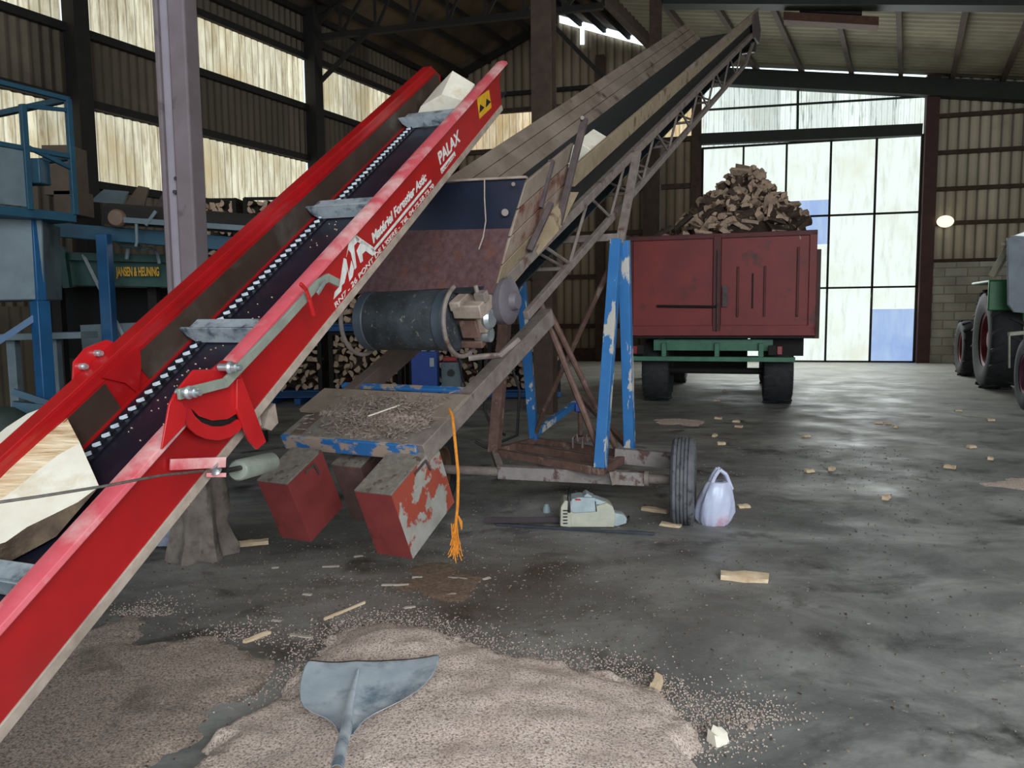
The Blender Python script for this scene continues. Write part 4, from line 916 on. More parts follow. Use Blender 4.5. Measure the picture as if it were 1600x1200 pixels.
chunk('wood_piece', 'flat pale chip on the floor right of the plastic bag', 1162, 793, (.09, .06, .02), .1, WOODC)
chunk('wood_stick', 'thin curved stick on the floor left of the orange rope', 540, 956, (.26, .012, .012), .95, WOODC, cat='stick')
chunk('wood_stick', 'short stick near the left sawdust patch', 402, 998, (.13, .02, .015), .9, WOODC, cat='stick')
for px, py, L_, rt in ((517, 886, .12, .05), (617, 915, .18, 0), (430, 888, .05, .2), (480, 930, .06, -.2), (432, 971, .06, -.3), (652, 903, .07, .1), (715, 905, .14, -.2), (560, 870, .07, .3), (700, 930, .1, .2), (760, 905, .06, .7), (470, 995, .14, -.3), (640, 950, .07, .3)):
    chunk('wood_chip', 'flat pale wood chip on the floor below the counterweight boxes', px, py, (L_*.8, .022, .006), rt, CHIPP, cat='wood chip', group='flat wood chips below the counterweights')

for px, py in ((1373, 662), (1388, 663), (1500, 568), (1497, 643), (1548, 658), (1518, 700), (1548, 718), (1484, 732), (1265, 738), (1122, 655), (1150, 660), (1154, 668), (1127, 695), (1117, 682), (1133, 612), (1120, 627), (1400, 668), (1260, 683), (1385, 780), (1300, 735)):
    chunk('wood_scrap', 'tiny pale wood scrap scattered on the floor before the trailer and tractor', px, py, (.09, .05, .03), random.uniform(-1, 1), WOODC, cat='wood scrap', group='scraps on the floor towards the door')
def patch(name, label, pts, mat, h=.012, seed=0, cat='sawdust', kind='stuff', grid=.025, soft=.12, nz=.5, hf=None):
    P_ = [fl(x, y) for x, y in pts]; xs = [p.x for p in P_]; ys = [p.y for p in P_]
    def sd(x, y):
        ins = False; dm = 9; n = len(P_)
        for i in range(n):
            a_, b_ = P_[i], P_[(i+1) % n]
            if (a_.y > y) != (b_.y > y) and x < (b_.x-a_.x)*(y-a_.y)/(b_.y-a_.y)+a_.x: ins = not ins
            ex, ey = b_.x-a_.x, b_.y-a_.y; t = max(0, min(1, ((x-a_.x)*ex+(y-a_.y)*ey)/(ex*ex+ey*ey+1e-9)))
            dm = min(dm, math.hypot(x-a_.x-ex*t, y-a_.y-ey*t))
        return dm if ins else -dm
    x0, x1, y0, y1 = min(xs)-.1, max(xs)+.1, min(ys)-.1, max(ys)+.1; nx, ny = int((x1-x0)/grid)+1, int((y1-y0)/grid)+1; vs = []
    for j in range(ny+1):
        for i in range(nx+1):
            x, y = x0+(x1-x0)*i/nx, y0+(y1-y0)*j/ny; d = sd(x, y)+.1*noise.noise(V((x*5+seed, y*5, 0)))+.05*noise.noise(V((x*16+seed, y*16, 3)))
            t = max(-1, min(1, d/soft)); b_ = h*(t if t < 0 else (t*t*(3-2*t)))
            if hf and t > 0: b_ += t*hf(x, y)
            b_ += h*nz*.5*noise.noise(V((x*9, y*9, seed)))+.003*noise.noise(V((x*45, y*45, seed)))
            vs.append((x, y, b_-.004))
    mb = MB(); w = nx+1; fs = []
    for j in range(ny):
        for i in range(nx):
            q = (j*w+i, j*w+i+1, (j+1)*w+i+1, (j+1)*w+i)
            if max(vs[k_][2] for k_ in q) > -.002: fs.append(q)
    used = sorted({k_ for f in fs for k_ in f}); rm = {k_: i for i, k_ in enumerate(used)}
    mb.add([vs[k_] for k_ in used], [tuple(rm[k_] for k_ in f) for f in fs], True)
    c = V((sum(xs)/len(xs), sum(ys)/len(ys), 0)); return tag(mb.build(name, mat, loc=c, fix=False), label, cat, kind=kind)
def heapf(x, y):
    h = 0
    for cx, cy, r, hh in ((-.50, 2.98, .30, .09), (-.1, 2.6, .45, .06), (-.5, 2.2, .7, .05), (.35, 2.2, .5, .02)):
        h += hh*math.exp(-((x-cx)**2+(y-cy)**2)/r**2)
    return h
patch('sawdust_heap', 'pale pinkish sawdust heap in the foreground with a shovel on it', [(200, 1300), (300, 1185), (400, 1120), (470, 1060), (500, 1012), (560, 985), (640, 985), (700, 1005), (760, 1030), (850, 1045), (960, 1060), (1020, 1090), (1060, 1115), (1085, 1150), (1105, 1200), (1150, 1330)], SAW, .045, 1, hf=heapf, grid=.016)
patch('sawdust_spread', 'dirty brown sawdust spread under the red conveyor at lower left', [(-200, 1330), (-60, 1160), (60, 1040), (120, 985), (200, 962), (235, 965), (230, 1000), (330, 995), (400, 1010), (450, 1040), (440, 1070), (370, 1110), (300, 1160), (220, 1240), (120, 1330)], SAWD, .02, 4, soft=.14, grid=.018)
patch('sawdust_streak', 'thin pale sawdust streak on the floor behind the blue legs', [(1010, 655), (1060, 652), (1120, 658), (1095, 668), (1030, 664)], SAW, .012, 7, grid=.04, soft=.2)
patch('sawdust_streak', 'pale sawdust streak on the floor at the right edge', [(1510, 755), (1570, 745), (1640, 748), (1660, 775), (1590, 768)], SAW, .012, 9, grid=.03, soft=.15)
patch('sawdust_streak', 'small sawdust crescent at the lower right foreground', [(1130, 1135), (1160, 1118), (1200, 1125), (1200, 1160), (1165, 1150)], SAW, .010, 12, grid=.016, soft=.08)
patch('bark_crumbs', 'rusty brown bark crumbs below the orange rope', [(640, 880), (700, 878), (770, 905), (740, 945), (700, 950), (650, 935), (600, 915)], pm('bark_crumbs', '#66503f', '#8a7260', 60, .9, bump=.6), .010, 15, grid=.015, soft=.12, cat='bark crumbs')
# fine litter, uncountable
mb = MB()
for i in range(5200):
    if random.random() < .6: x, y = random.gauss(-.6, .9), random.gauss(3.7, .75)
    else: x, y = random.uniform(-1.5, 4), random.uniform(2.2, 8)
    if y < 2 or x < -2.6: continue
    r_ = random.uniform(.0015, .0055)*(1 if y < 5 else 1.3); rt = random.uniform(0, PI); X_ = V((math.cos(rt), math.sin(rt), 0)); 
    mb.box((x, y, .003), (r_*random.uniform(1, 3.5), r_, .004), (X_, V((-X_.y, X_.x, 0)), V((0, 0, 1))), mi=random.choice((0, 0, 0, 1, 2, 2)))
tag(mb.build('wood_litter', [CHIPS, CWTOP, BARK]), 'fine wood crumbs and splinters strewn over the dark floor', 'wood litter', kind='stuff')
mb = MB()
for i in range(5000):
    x, y = random.gauss(-.2, .75), random.uniform(1.75, 3.25)
    h = heapf(x, y)
    if abs(x+.2) > .8 or h < .05: continue
    r_ = random.uniform(.0025, .006); rt = random.uniform(0, PI); X_ = V((math.cos(rt), math.sin(rt), random.uniform(-.4, .4))).normalized(); Y_ = V((-X_.y, X_.x, 0)).normalized()
    mb.box((x, y, .028+h+random.uniform(-.002, .004)), (r_*2.2, r_, .0015), (X_, Y_, X_.cross(Y_)), mi=random.choice((0, 1, 1, 2)))
tag(mb.build('sawdust_flakes', [SAWD, SAW, CHIPS]), 'loose wood flakes on top of the sawdust heap', 'wood flakes', kind='stuff')

# loose grains thinning out round the edges of the sawdust
mb = MB(); E_ = [fl(x, y) for x, y in ((400, 1120), (470, 1060), (500, 1012), (560, 985), (640, 985), (700, 1005), (760, 1030), (850, 1045), (960, 1060), (1020, 1090), (1060, 1115), (1085, 1150), (1105, 1200), (1200, 1125), (1130, 1135), (320, 995), (410, 1010), (200, 962), (230, 965))]
for i in range(6500):
    k_ = random.randrange(len(E_)-1); a_, b_ = E_[k_], E_[k_+1]
    if (b_-a_).length > .45: continue
    q = a_.lerp(b_, random.random()); x, y = q.x+random.gauss(0, .09), q.y+abs(random.gauss(.0, .12))
    r_ = random.uniform(.0015, .0038); rt = random.uniform(0, PI); X_ = V((math.cos(rt), math.sin(rt), 0))
    mb.box((x, y, .003), (r_*2, r_*1.2, .003), (X_, V((-X_.y, X_.x, 0)), V((0, 0, 1))))
tag(mb.build('sawdust_fringe', SAW), 'thin fringe of loose sawdust grains around the heaps', 'sawdust', kind='stuff')
# ------------------------------------------------------------------ shovel
sh_ = thing('shovel', 'steel scoop shovel lying face up on the sawdust heap', 'shovel', fl(575, 1080, .12))
outl_l = [(480, 1036), (470, 1062), (466, 1092), (472, 1116), (496, 1126), (520, 1134), (528, 1154)]
outl_r = [(690, 1027), (684, 1052), (668, 1078), (640, 1098), (606, 1114), (570, 1130), (555, 1152)]
zs = [.175, .165, .155, .15, .15, .155, .165]
mb = MB(); NX = 16; vs = []
for j in range(7):
    for i in range(NX+1):
        t = i/NX; px = outl_l[j][0]+(outl_r[j][0]-outl_l[j][0])*t; py = outl_l[j][1]+(outl_r[j][1]-outl_l[j][1])*t
        q = fl(px, py, zs[j]); tt = (t-.5)*2
        q.z += .018*tt**4 + .02*math.exp(-((t-.36-.03*j)/.05)**2)*(.3+.12*j)
        vs.append(q)
mb.add(vs, [(j*(NX+1)+i, j*(NX+1)+i+1, (j+1)*(NX+1)+i+1, (j+1)*(NX+1)+i) for j in range(6) for i in range(NX)], True)
o = mb.build('blade', STEEL, sh_, fix=False); md = o.modifiers.new('thick', 'SOLIDIFY'); md.thickness = .003; md = o.modifiers.new('sub', 'SUBSURF'); md.levels = md.render_levels = 1
hs = [fl(560, 1045, .185), fl(552, 1075, .18), fl(544, 1110, .18), fl(541, 1140, .185), fl(534, 1165, .2), fl(526, 1205, .22)]
mb = MB(); mb.tube(hs, [.004, .010, .015, .018, .018, .018], 14); mb.build('socket', STEEL, sh_)
mb = MB(); mb.tube([hs[-1], fl(510, 1290, .25), fl(490, 1400, .28)], .0165, 12); mb.build('handle', pm('ash_handle', '#8a7a66', '#a08e76', 8, .6), sh_)
# paper
pp = fl(262, 860); mb = MB(); vs = []
for j in range(9):
    for i in range(9):
        x, y = (i/8-.5)*.3-.03, (j/8-.5)*.2; vs.append((pp.x+x, pp.y+y+.05, .02+.06*j/8+.035*noise.noise(V((x*22, y*22, 1)))+.02))
mb.add(vs, [(j*9+i, j*9+i+1, (j+1)*9+i+1, (j+1)*9+i) for j in range(8) for i in range(8)]); o = mb.build('crumpled_wrapper', PAPER, loc=(pp.x, pp.y+.05, 0), fix=False)
tag(o, 'crumpled white and blue wrapper on the floor behind the red conveyor', 'wrapper')

# ================================================================== FIREWOOD
def logproto(i, L_=.33, r=.075):
    rnd = random.Random(40+i); mb = MB(); n = 7; k_ = rnd.choice((3, 3, 4)); a0 = rnd.uniform(0, 6)
    sec = []
    if i % 3 == 0: sec = [(0, 0, 0)]+[(math.cos(q)*r, math.sin(q)*r, 1) for q in [j*PI*.55/4 for j in range(5)]]
    elif i % 3 == 1: sec = [(math.cos(q)*r*.8, math.sin(q)*r*.8, 1) for q in [j*PI/5 for j in range(6)]]
    else: sec = [(-.7*r, -.5*r, 0), (.8*r, -.4*r, 0), (.6*r, .5*r, 0), (0, .7*r, 1), (-.6*r, .4*r, 1)]
    m = len(sec); cx = sum(s_[0] for s_ in sec)/m; cy = sum(s_[1] for s_ in sec)/m; N_ = 4; vs = []
    for j in range(N_):
        t = j/(N_-1)-.5; f = 1+rnd.uniform(-.12, .12); ox, oy = rnd.uniform(-.006, .006), rnd.uniform(-.006, .006)
        for x, y, _ in sec: vs.append(((x-cx)*f+ox, t*L_+rnd.uniform(-.01, .01)*(j in (0, 3)), (y-cy)*f+oy))
    for j in range(N_-1):
        for q in range(m): mb.add([], []); mb.f.append([j*m+q, j*m+(q+1) % m, (j+1)*m+(q+1) % m, (j+1)*m+q]); mb.sm.append(False); mb.mi.append(1 if sec[q][2] and sec[(q+1) % m][2] else 0)
    mb.f.append(list(range(m))[::-1]); mb.f.append([(N_-1)*m+q for q in range(m)]); mb.sm += [False]*2; mb.mi += [2, 2]
    mb.v = [V(p) for p in vs]; me_o = mb.build('firewood_log', [FWOOD, FBARK, FEND]); return me_o
protos = [logproto(i) for i in range(8)]
def add_log(mbx, pos, rot, s_):
    from mathutils import Euler
    me = random.choice(protos).data; Mx = Euler(rot).to_matrix()*s_; o_ = len(mbx.v); p_ = V(pos)
    mbx.v += [p_+Mx @ v.co for v in me.vertices]
    for f in me.polygons: mbx.f.append([o_+i for i in f.vertices]); mbx.sm.append(False); mbx.mi.append(f.material_index)
def put_log(pos, rot, scale, label, group):
    o = random.choice(protos).copy(); COL.objects.link(o); o.location = pos; o.rotation_euler = rot; o.scale = scale
    o.name = 'firewood_log'; return tag(o, label, 'firewood', group)

# trailer
ta = math.radians(17); tt = V((math.sin(ta), math.cos(ta), 0)); tr = V((tt.y, -tt.x, 0)); Zv = V((0, 0, 1))
TO = at(1273, 527, 10.85); TW = 2.62; TO.z = 0; TL = 4.9; zb, zt = 1.08, 2.50
TP = lambda r_, t_, z_: V((TO.x, TO.y, 0))-tr*TW+tr*r_+tt*t_+Zv*z_   # r 0..TW
tx = (tr, tt, Zv)
trl = thing('farm_trailer', 'red tipping farm trailer loaded with firewood in front of the bright door', 'trailer', TP(TW/2, 0, 0))
def tb(r0, r1, t0, t1, z0, z1, name, mat, par=None, bev=.006):
    mb = MB(); mb.box(TP((r0+r1)/2, (t0+t1)/2, (z0+z1)/2), (r1-r0, t1-t0, z1-z0), tx); return mb.build(name, mat, par or trl, bev)
M_ = TW*.485
dl = tb(.06, M_-.05, -.02, .03, zb+.1, zt-.03, 'tailgate_door', TRED); dr_ = tb(M_+.06, TW-.08, -.02, .03, zb+.1, zt-.03, 'tailgate_door', TRED)
tb(0, .06, -.03, .06, zb, zt, 'corner_post', TREDD); tb(TW-.10, TW, -.05, .06, zb, zt, 'corner_post', TRED); tb(M_-.05, M_+.06, -.06, .03, zb+.05, zt, 'centre_post', TREDD)
tb(0, TW, -.05, .04, zt-.04, zt+.03, 'top_rail', TREDD); tb(0, TW, -.05, .05, zb-.02, zb+.13, 'sill_rail', TRED)
tb(0, .05, 0, TL, zb, zt, 'side_wall', TRED); tb(TW-.05, TW, 0, TL, zb, zt, 'side_wall', TREDD); tb(0, TW, TL-.05, TL, zb, zt, 'front_wall', TRED); tb(0, TW, 0, TL, zb-.06, zb, 'load_floor', DARKST)
for r0 in (M_+.28, M_+.65, TW-.26): tb(r0, r0+.03, -.05, -.02, zb+.25, zt-.45 if r0 < TW-.3 else zt-.2, 'door_rib', TREDD, dr_)
mb = MB(); mb.tube([TP(M_-.85, -.07, zb+.42), TP(M_-.0, -.07, zb+.40)], .018, 8); mb.build('latch_bar', BLACK, dl)
mb = MB(); mb.tube([TP(M_+.02, -.10, zb+.05), TP(M_+.02, -.10, zt-.2)], .014, 8); mb.box(TP(M_+.12, -.08, zb+.55), (.07, .03, .3), tx); mb.build('latch_bar', MAUVED, dr_)
mb = MB(); mb.box(TP(M_+.5, -.035, zb+.62), (.02, .012, .5), tx); mb.build('door_scrape', DARKST, dr_)
tb(.35, TW-.55, .15, .3, .83, 1.0, 'rear_beam', GREEN); tb(.0+.02, TW-.25, .0, .1, .68, .75, 'bumper_bar', GREEN)
for r0 in (.48, 1.25, TW-.75): tb(r0, r0+.07, .06, .2, .70, .95, 'bumper_bracket', GREEN)
for r0 in (.03, TW-.62): tb(r0, r0+.2, -.02, .04, .78, .92, 'lamp_board', DARKST); tb(r0+(.02 if r0 < 1 else .12), r0+(.1 if r0 < 1 else .19), -.05, -.01, .79, .91, 'tail_lamp', pm('lamp_red%d' % int(r0*10), '#7c1418', '#8c1a1c', 8, .3))
for r0 in (.7, TW-.85): tb(r0, r0+.12, .2, TL, .85, 1.02, 'chassis_rail', DARKST)
tb(TW-.75, TW-.12, .35, .45, .75, zb-.05, 'mudguard', DARKST)
tb(.45, TW-.9, 2.2, 2.5, .42, 1.0, 'underbody_blocker', DARKST); tb(TW+.0, TW+.10, .5, TL+.6, 1.0, 2.3, 'side_board', pm('brown_board', '#44302a', '#553c34', 6, .7))  # dark plate added to block the bright door showing under the trailer
for r0, t0 in ((.36, .75), (TW-.46, .75), (.36, 3.9), (TW-.46, 3.9)):
    wheel(TP(r0, t0, .49), tr, .49, .44, 'wheel', parent=trl, mt=TYRE, mr=MAUVED, lug=16)
mb = MB(); mb.tube([TP(.3, .75, .49), TP(TW-.4, .75, .49)], .05, 10); mb.tube([TP(.3, 3.9, .49), TP(TW-.4, 3.9, .49)], .05, 10); mb.build('axle', DARKST, trl)
# load
pk = (1.62, 1.55)
def hh(r_, t_):
    dr2 = abs(r_-pk[0]); dt2 = abs(t_-pk[1]); d_ = math.hypot(dr2*1.0, dt2*.8)
    h = 1.36-d_*.96
    h = max(h, .30-d_*.13); return zt-.12+h
mb = MB(); vs = []; nx, ny = 24, 36
for j in range(ny+1):
    for i in range(nx+1):
        r_, t_ = .08+(TW-.16)*i/nx, .08+(TL-.2)*j/ny; vs.append(TP(r_, t_, hh(r_, t_)-.12+.05*noise.noise(V((r_*5, t_*5, 0)))))
mb.add(vs, [(j*(nx+1)+i, j*(nx+1)+i+1, (j+1)*(nx+1)+i+1, (j+1)*(nx+1)+i) for j in range(ny) for i in range(nx)], True)
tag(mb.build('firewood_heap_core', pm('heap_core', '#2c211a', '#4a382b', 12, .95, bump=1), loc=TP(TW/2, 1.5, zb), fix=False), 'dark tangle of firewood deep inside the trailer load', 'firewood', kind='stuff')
n_ = 0
loose = MB()
while n_ < 420:
    r_, t_ = random.uniform(.15, TW-.15), random.uniform(.12, 2.3)
    z_ = hh(r_, t_)
    if random.random() > (.35 if z_ < zt+.22 else 1): continue
    n_ += 1; s_ = random.uniform(.7, 1.15)
    if n_ > 172:
        add_log(loose, TP(r_, t_, z_-.06+random.uniform(-.06, .05)), (random.gauss(0, .6), random.gauss(0, .7), random.uniform(0, PI)), s_); continue
    put_log(TP(r_, t_, z_-.04+random.uniform(-.05, .05)), (random.gauss(0, .6), random.gauss(0, .7), random.uniform(0, PI)), (s_*1.05, s_*.95, s_*1.05), 'split firewood log heaped on the red trailer', 'split logs heaped on the red trailer')
for r_, t_, z_, rx, rz in ((1.62, 1.5, zt+1.2, .3, .4), (.75, .4, zt+.26, -.7, 1.2), (.45, .35, zt+.12, -.5, 1.5)):
    put_log(TP(r_, t_, z_), (rx, 0, rz), (1.2, 1.0, 1.2), 'split firewood log heaped on the red trailer', 'split logs heaped on the red trailer')

tag(loose.build('firewood_logs_loose', [FWOOD, FBARK, FEND], loc=TP(TW/2, 1.5, zb), fix=False), 'lower layer of split firewood between the logs on the red trailer', 'firewood', kind='stuff')
# crates of firewood along the left
vis = [(330, 335, 405, 410), (415, 480, 575, 625), (560, 545, 650, 630), (680, 545, 745, 640), (780, 530, 835, 610)]
def proj(P_):
    q = P_-CAM; z = q.dot(FW); return 800+F_PX*q.dot(RT)/z, 600-F_PX*q.dot(UP)/z
nlog = 0
for ci, X_ in enumerate((-5.15, -3.8, -2.45, -1.1, .2)):
    base = V((X_, 13.5-.08*ci, 0))
    for tier in range(3 if ci < 4 else 1):
        z0 = .02+tier*1.12; cc = base+Zv*z0
        cr = thing('firewood_crate', '%s crate of split firewood %s' % (('bottom', 'middle', 'top')[tier], ('in the leftmost stack behind the grey column', 'in the stack left of the drum', 'in the stack under the rubber drum', 'in the stack right of the blue charger', 'on its own beside the brown column')[ci]), 'crate', cc)
        mb = MB()
        for yy in (-.5, 0, .5): mb.box(cc+V((0, yy, .05)), (1.2, .1, .08))
        for xx in (-.55, 0, .55): mb.box(cc+V((xx, 0, .05)), (.12, 1.0, .08))
        mb.box(cc+V((0, 0, .115)), (1.2, 1.05, .03)); mb.box(cc+V((0, 0, .01)), (1.2, 1.05, .02)); mb.build('pallet', PALB, cr)
        for xx in (-.57, .57):
            for yy in (-.5, .5): mb = MB(); mb.box(cc+V((xx, yy, .6)), (.07, .07, .98)); mb.build('post', DARKST, cr)
        mb = MB(); 
        for zz in (.6, 1.08): mb.box(cc+V((-.58, 0, zz)), (.03, 1.0, .06)); mb.box(cc+V((.58, 0, zz)), (.03, 1.0, .06)); mb.box(cc+V((0, .5, zz)), (1.2, .03, .06))
        mb.box(cc+V((0, -.5, 1.08)), (1.15, .03, .05)); mb.build('rail', DARKST, cr)
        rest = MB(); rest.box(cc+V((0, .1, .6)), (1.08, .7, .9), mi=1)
        for iz in range(8):
            for ix in range(9):
                p = cc+V((-.48+.12*ix+random.uniform(-.03, .03), -.34+random.uniform(-.06, .04), .20+.115*iz+random.uniform(-.02, .02)))
                x_, y_ = proj(p)
                if any(v0 < x_ < v2 and v1 < y_ < v3 for v0, v1, v2, v3 in vis) and nlog < 118:
                    nlog += 1; put_log(p, (random.gauss(0, .12), random.uniform(0, 6), random.gauss(0, .25)), (1, 1, 1), 'split log stacked in the firewood crates at the back left', 'split logs stacked in the crates')
                else:
                    s_ = random.uniform(.045, .06); q = random.uniform(0, 2)
                    add_log(rest, p, (random.gauss(0, .12), q*3, random.gauss(0, .25)), 1)
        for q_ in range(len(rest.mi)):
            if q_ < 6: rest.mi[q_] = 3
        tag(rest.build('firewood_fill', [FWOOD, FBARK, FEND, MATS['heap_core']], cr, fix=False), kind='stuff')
for o in protos: bpy.data.objects.remove(o)

# extra blue pallets on the floor
for px, py, nm in ((478, 628, 'flat blue pallet on the floor left of the conveyor bed'), (590, 640, 'flat blue pallet on the floor behind the conveyor bed')):
    q = fl(px, py); pl = thing('pallet', nm, 'pallet', q)
    for i in range(5): mb = MB(); mb.box(q+V((0, -.4+.2*i, .13)), (1.0, .12, .02)); mb.build('slat', PALB, pl)
    for xx in (-.44, 0, .44): mb = MB(); mb.box(q+V((xx, 0, .06)), (.1, 1.0, .1)); mb.build('bearer', PALB, pl)
# blue charger and grey box
q = fl(664, 652); bx_ = thing('charger_cabinet', 'upright royal blue charger cabinet behind the conveyor bed', 'cabinet', q)
mb = MB(); mb.box(q+V((0, .2, .46)), (.36, .36, .9)); mb.build('casing', BLUEB, bx_, .01)
for xx in (-.1, 0, .12): mb = MB(); mb.box(q+V((xx, .1, .935)), (.07, .12, .05)); mb.build('socket', WHITE, bx_, .005)
mb = MB(); mb.box(q+V((.11, .01, .76)), (.06, .02, .12)); mb.build('label_plate', SAWW, bx_)
q2 = q+V((.33, .3, -.07)); g2 = thing('control_box', 'grey control box with black cable right of the blue cabinet', 'box', q2)
mb = MB(); mb.box(q2+V((.02, .1, .45)), (.28, .25, .72)); mb.build('casing', GREYP, g2, .01)
mb = MB(); mb.lathe(q2+V((.02, -.03, .66)), (0, -1, 0), [(0, .05), (.02, .05), (.02, 0)], 16); mb.build('dial', BLACK, g2)
mb = MB(); mb.tube([at(716, 556, q2.y-.1), at(722, 590, q2.y-.15), at(733, 620, q2.y-.15), at(738, 640, q2.y-.1)], .014, 8); mb.build('power_cable', BLACK, g2)
mb = MB(); mb.box(q2+V((0, .1, .85)), (.2, .15, .06)); mb.build('plug_block', RED, g2, .005)

# ================================================================== LEFT MACHINERY
pa = V((.457, .889, 0))
pf = thing('blue_platform', 'blue railed platform with grey panels at the upper left', 'platform', (-4.6, 6.2, 0))
def LP_(px, py, Y): return at(px, py, Y)
def pt(t, z): return V((-4.0, 6.0, 0))+pa*t+Zv*z
pside = V((-.889, .457, 0))
for z0 in (3.25, 2.78): mb = MB(); mb.bar(pt(-1.8, z0), pt(.69, z0), .038, .038); mb.build('rail', BLUED, pf, .004)
for z0 in (3.25, 2.78): mb = MB(); mb.bar(pt(.69, z0), pt(.69, z0)+pside*1.2, .05, .05); mb.build('rail', BLUED, pf, .004)
for t_ in (.03, .31, .69, -1.2):
    mb = MB(); z1_ = 3.25 if t_ != .31 else 3.12; mb.bar(pt(t_, 2.3), pt(t_, z1_), .045, .045, up=pa); mb.build('stanchion', BLUED, pf, .004)
mb = MB(); mb.bar(pt(.31, 3.11), pt(.69, 3.16), .03, .03); mb.build('gate_rail', BLUED, pf); mb = MB(); mb.bar(pt(.31, 2.80), pt(.69, 2.68), .03, .03); mb.build('gate_rail', BLUED, pf)
mb = MB(); mb.hexa([pt(-1.8, 2.24), pt(.7, 2.24), pt(.7, 2.24)+pside*1.3, pt(-1.8, 2.24)+pside*1.3, pt(-1.8, 2.31), pt(.7, 2.31), pt(.7, 2.31)+pside*1.3, pt(-1.8, 2.31)+pside*1.3]); mb.build('deck', BLUED, pf)
for t0, t1 in ((-1.15, 0.0), (.06, .30)): mb = MB(); mb.hexa([pt(t0, 2.32), pt(t1, 2.32), pt(t1, 2.32)+pside*.03, pt(t0, 2.32)+pside*.03, pt(t0, 2.76), pt(t1, 2.76), pt(t1, 2.76)+pside*.03, pt(t0, 2.76)+pside*.03]); mb.build('side_sheet', GREYP, pf)
mb = MB(); mb.box(pt(.42, 2.62)+pside*.1, (.2, .15, .2)); mb.build('junction_box', BLUED, pf, .01)
cbx = at(30, 405, 6.4); mb = MB(); mb.hexa([at(-90, 472, 6.1), at(70, 468, 6.5), at(70, 468, 6.5)+V((-.2, .6, 0)), at(-90, 472, 6.1)+V((-.2, .6, 0)), at(-90, 338, 6.1), at(66, 342, 6.5), at(66, 342, 6.5)+V((-.2, .6, 0)), at(-90, 338, 6.1)+V((-.2, .6, 0))]); mb.build('hopper_panel', GREYP, pf, .01)
A1 = at(62, 470, 6.5); mb = MB(); mb.bar(A1, V((A1.x, A1.y, 0)), .11, .11, up=pa); mb.bar(A1+V((0, 0, 0)), A1+V((0, 0, .75)), .08, .08, up=pa); mb.build('post', BLUEP, pf, .006)
mb = MB(); mb.bar(A1-V((.02, 0, .12)), at(-20, 545, 6.3), .05, .05); mb.build('knee_brace', BLUEP, pf)
# gantry beam with post
gb = thing('blue_gantry', 'dark blue steel gantry frame carrying a small roller conveyor', 'gantry', V((at(163, 400, 7.6).x, 7.6, 0)))
mb = MB(); mb.bar(at(60, 357, 7.7), at(420, 386, 7.7), .12, .14); mb.build('beam', BLUED, gb, .006)
Bp = at(162, 366, 7.6); mb = MB(); mb.bar(Bp, V((Bp.x, Bp.y, 0)), .11, .11, up=(0, 1, 0)); mb.build('post', BLUEP, gb, .006)
Bp2 = at(300, 377, 7.7); mb = MB(); mb.bar(Bp2, V((Bp2.x, Bp2.y, 0)), .11, .11, up=(0, 1, 0)); mb.build('post', BLUEP, gb, .006)
rcv = at(230, 335, 7.7); rv = thing('roller_conveyor', 'small dark roller conveyor resting on the blue gantry beam', 'conveyor', rcv)
mb = MB(); mb.hexa([at(158, 350, 7.5), at(400, 366, 7.5), at(400, 366, 8.1), at(158, 350, 8.1), at(160, 322, 7.5), at(400, 342, 7.5), at(400, 335, 8.1), at(170, 317, 8.1)]); mb.build('bed', DARKST, rv)
mb = MB(); mb.lathe(at(180, 340, 7.45), (0, 1, 0), [(0, 0), (0, .07), (.02, .085), (.1, .085), (.1, 0)], 24); mb.build('roller', pm('roller_wood', '#6a5648', '#7c6656', 8, .7), rv)
mb = MB(); mb.bar(at(195, 344, 7.42), at(400, 358, 7.42), .05, .05); mb.tube([at(213, 350, 7.4), at(214, 378, 7.4), at(212, 385, 7.4)], .015, 8); mb.bar(at(228, 352, 7.4), at(244, 330, 7.4), .02, .03); mb.build('side_rail', GREYP, rv)
# sheets leaning behind
for px0, px1, y0, y1, Yy, nm in ((194, 232, 322, 290, 9.0, 'brown'), (140, 200, 315, 296, 9.3, 'grey'), (236, 300, 332, 296, 9.2, 'dark')):
    q = at((px0+px1)/2, y0, Yy); mb = MB(); mb.prism([at(px0, y0, Yy), at(px1-8, y0+4, Yy), at(px1, y1+3, Yy+.15), at(px0+22, y1, Yy+.15)], (0, .03, 0))
    tag(mb.build('leaning_board', {'brown': pm('cardboard', '#5a4c42', '#665849', 4, .9), 'grey': GREYP, 'dark': MAUVED}[nm], loc=q), '%s board leaning behind the small roller conveyor' % nm, 'board')
# brown boxes on the shelf behind the platform
for px, py, w_, nm in ((105, 300, .3, 'tan carton behind the railing of the blue platform'), (118, 350, .25, 'brown box below the blue platform deck')):
    q = at(px, py, 8.2); mb = MB(); mb.box(q+V((0, 0, .2)), (w_, .3, .5 if py < 320 else .25)); tag(mb.build('carton', MATS['cardboard'], loc=q, bevel=.005), nm, 'box')
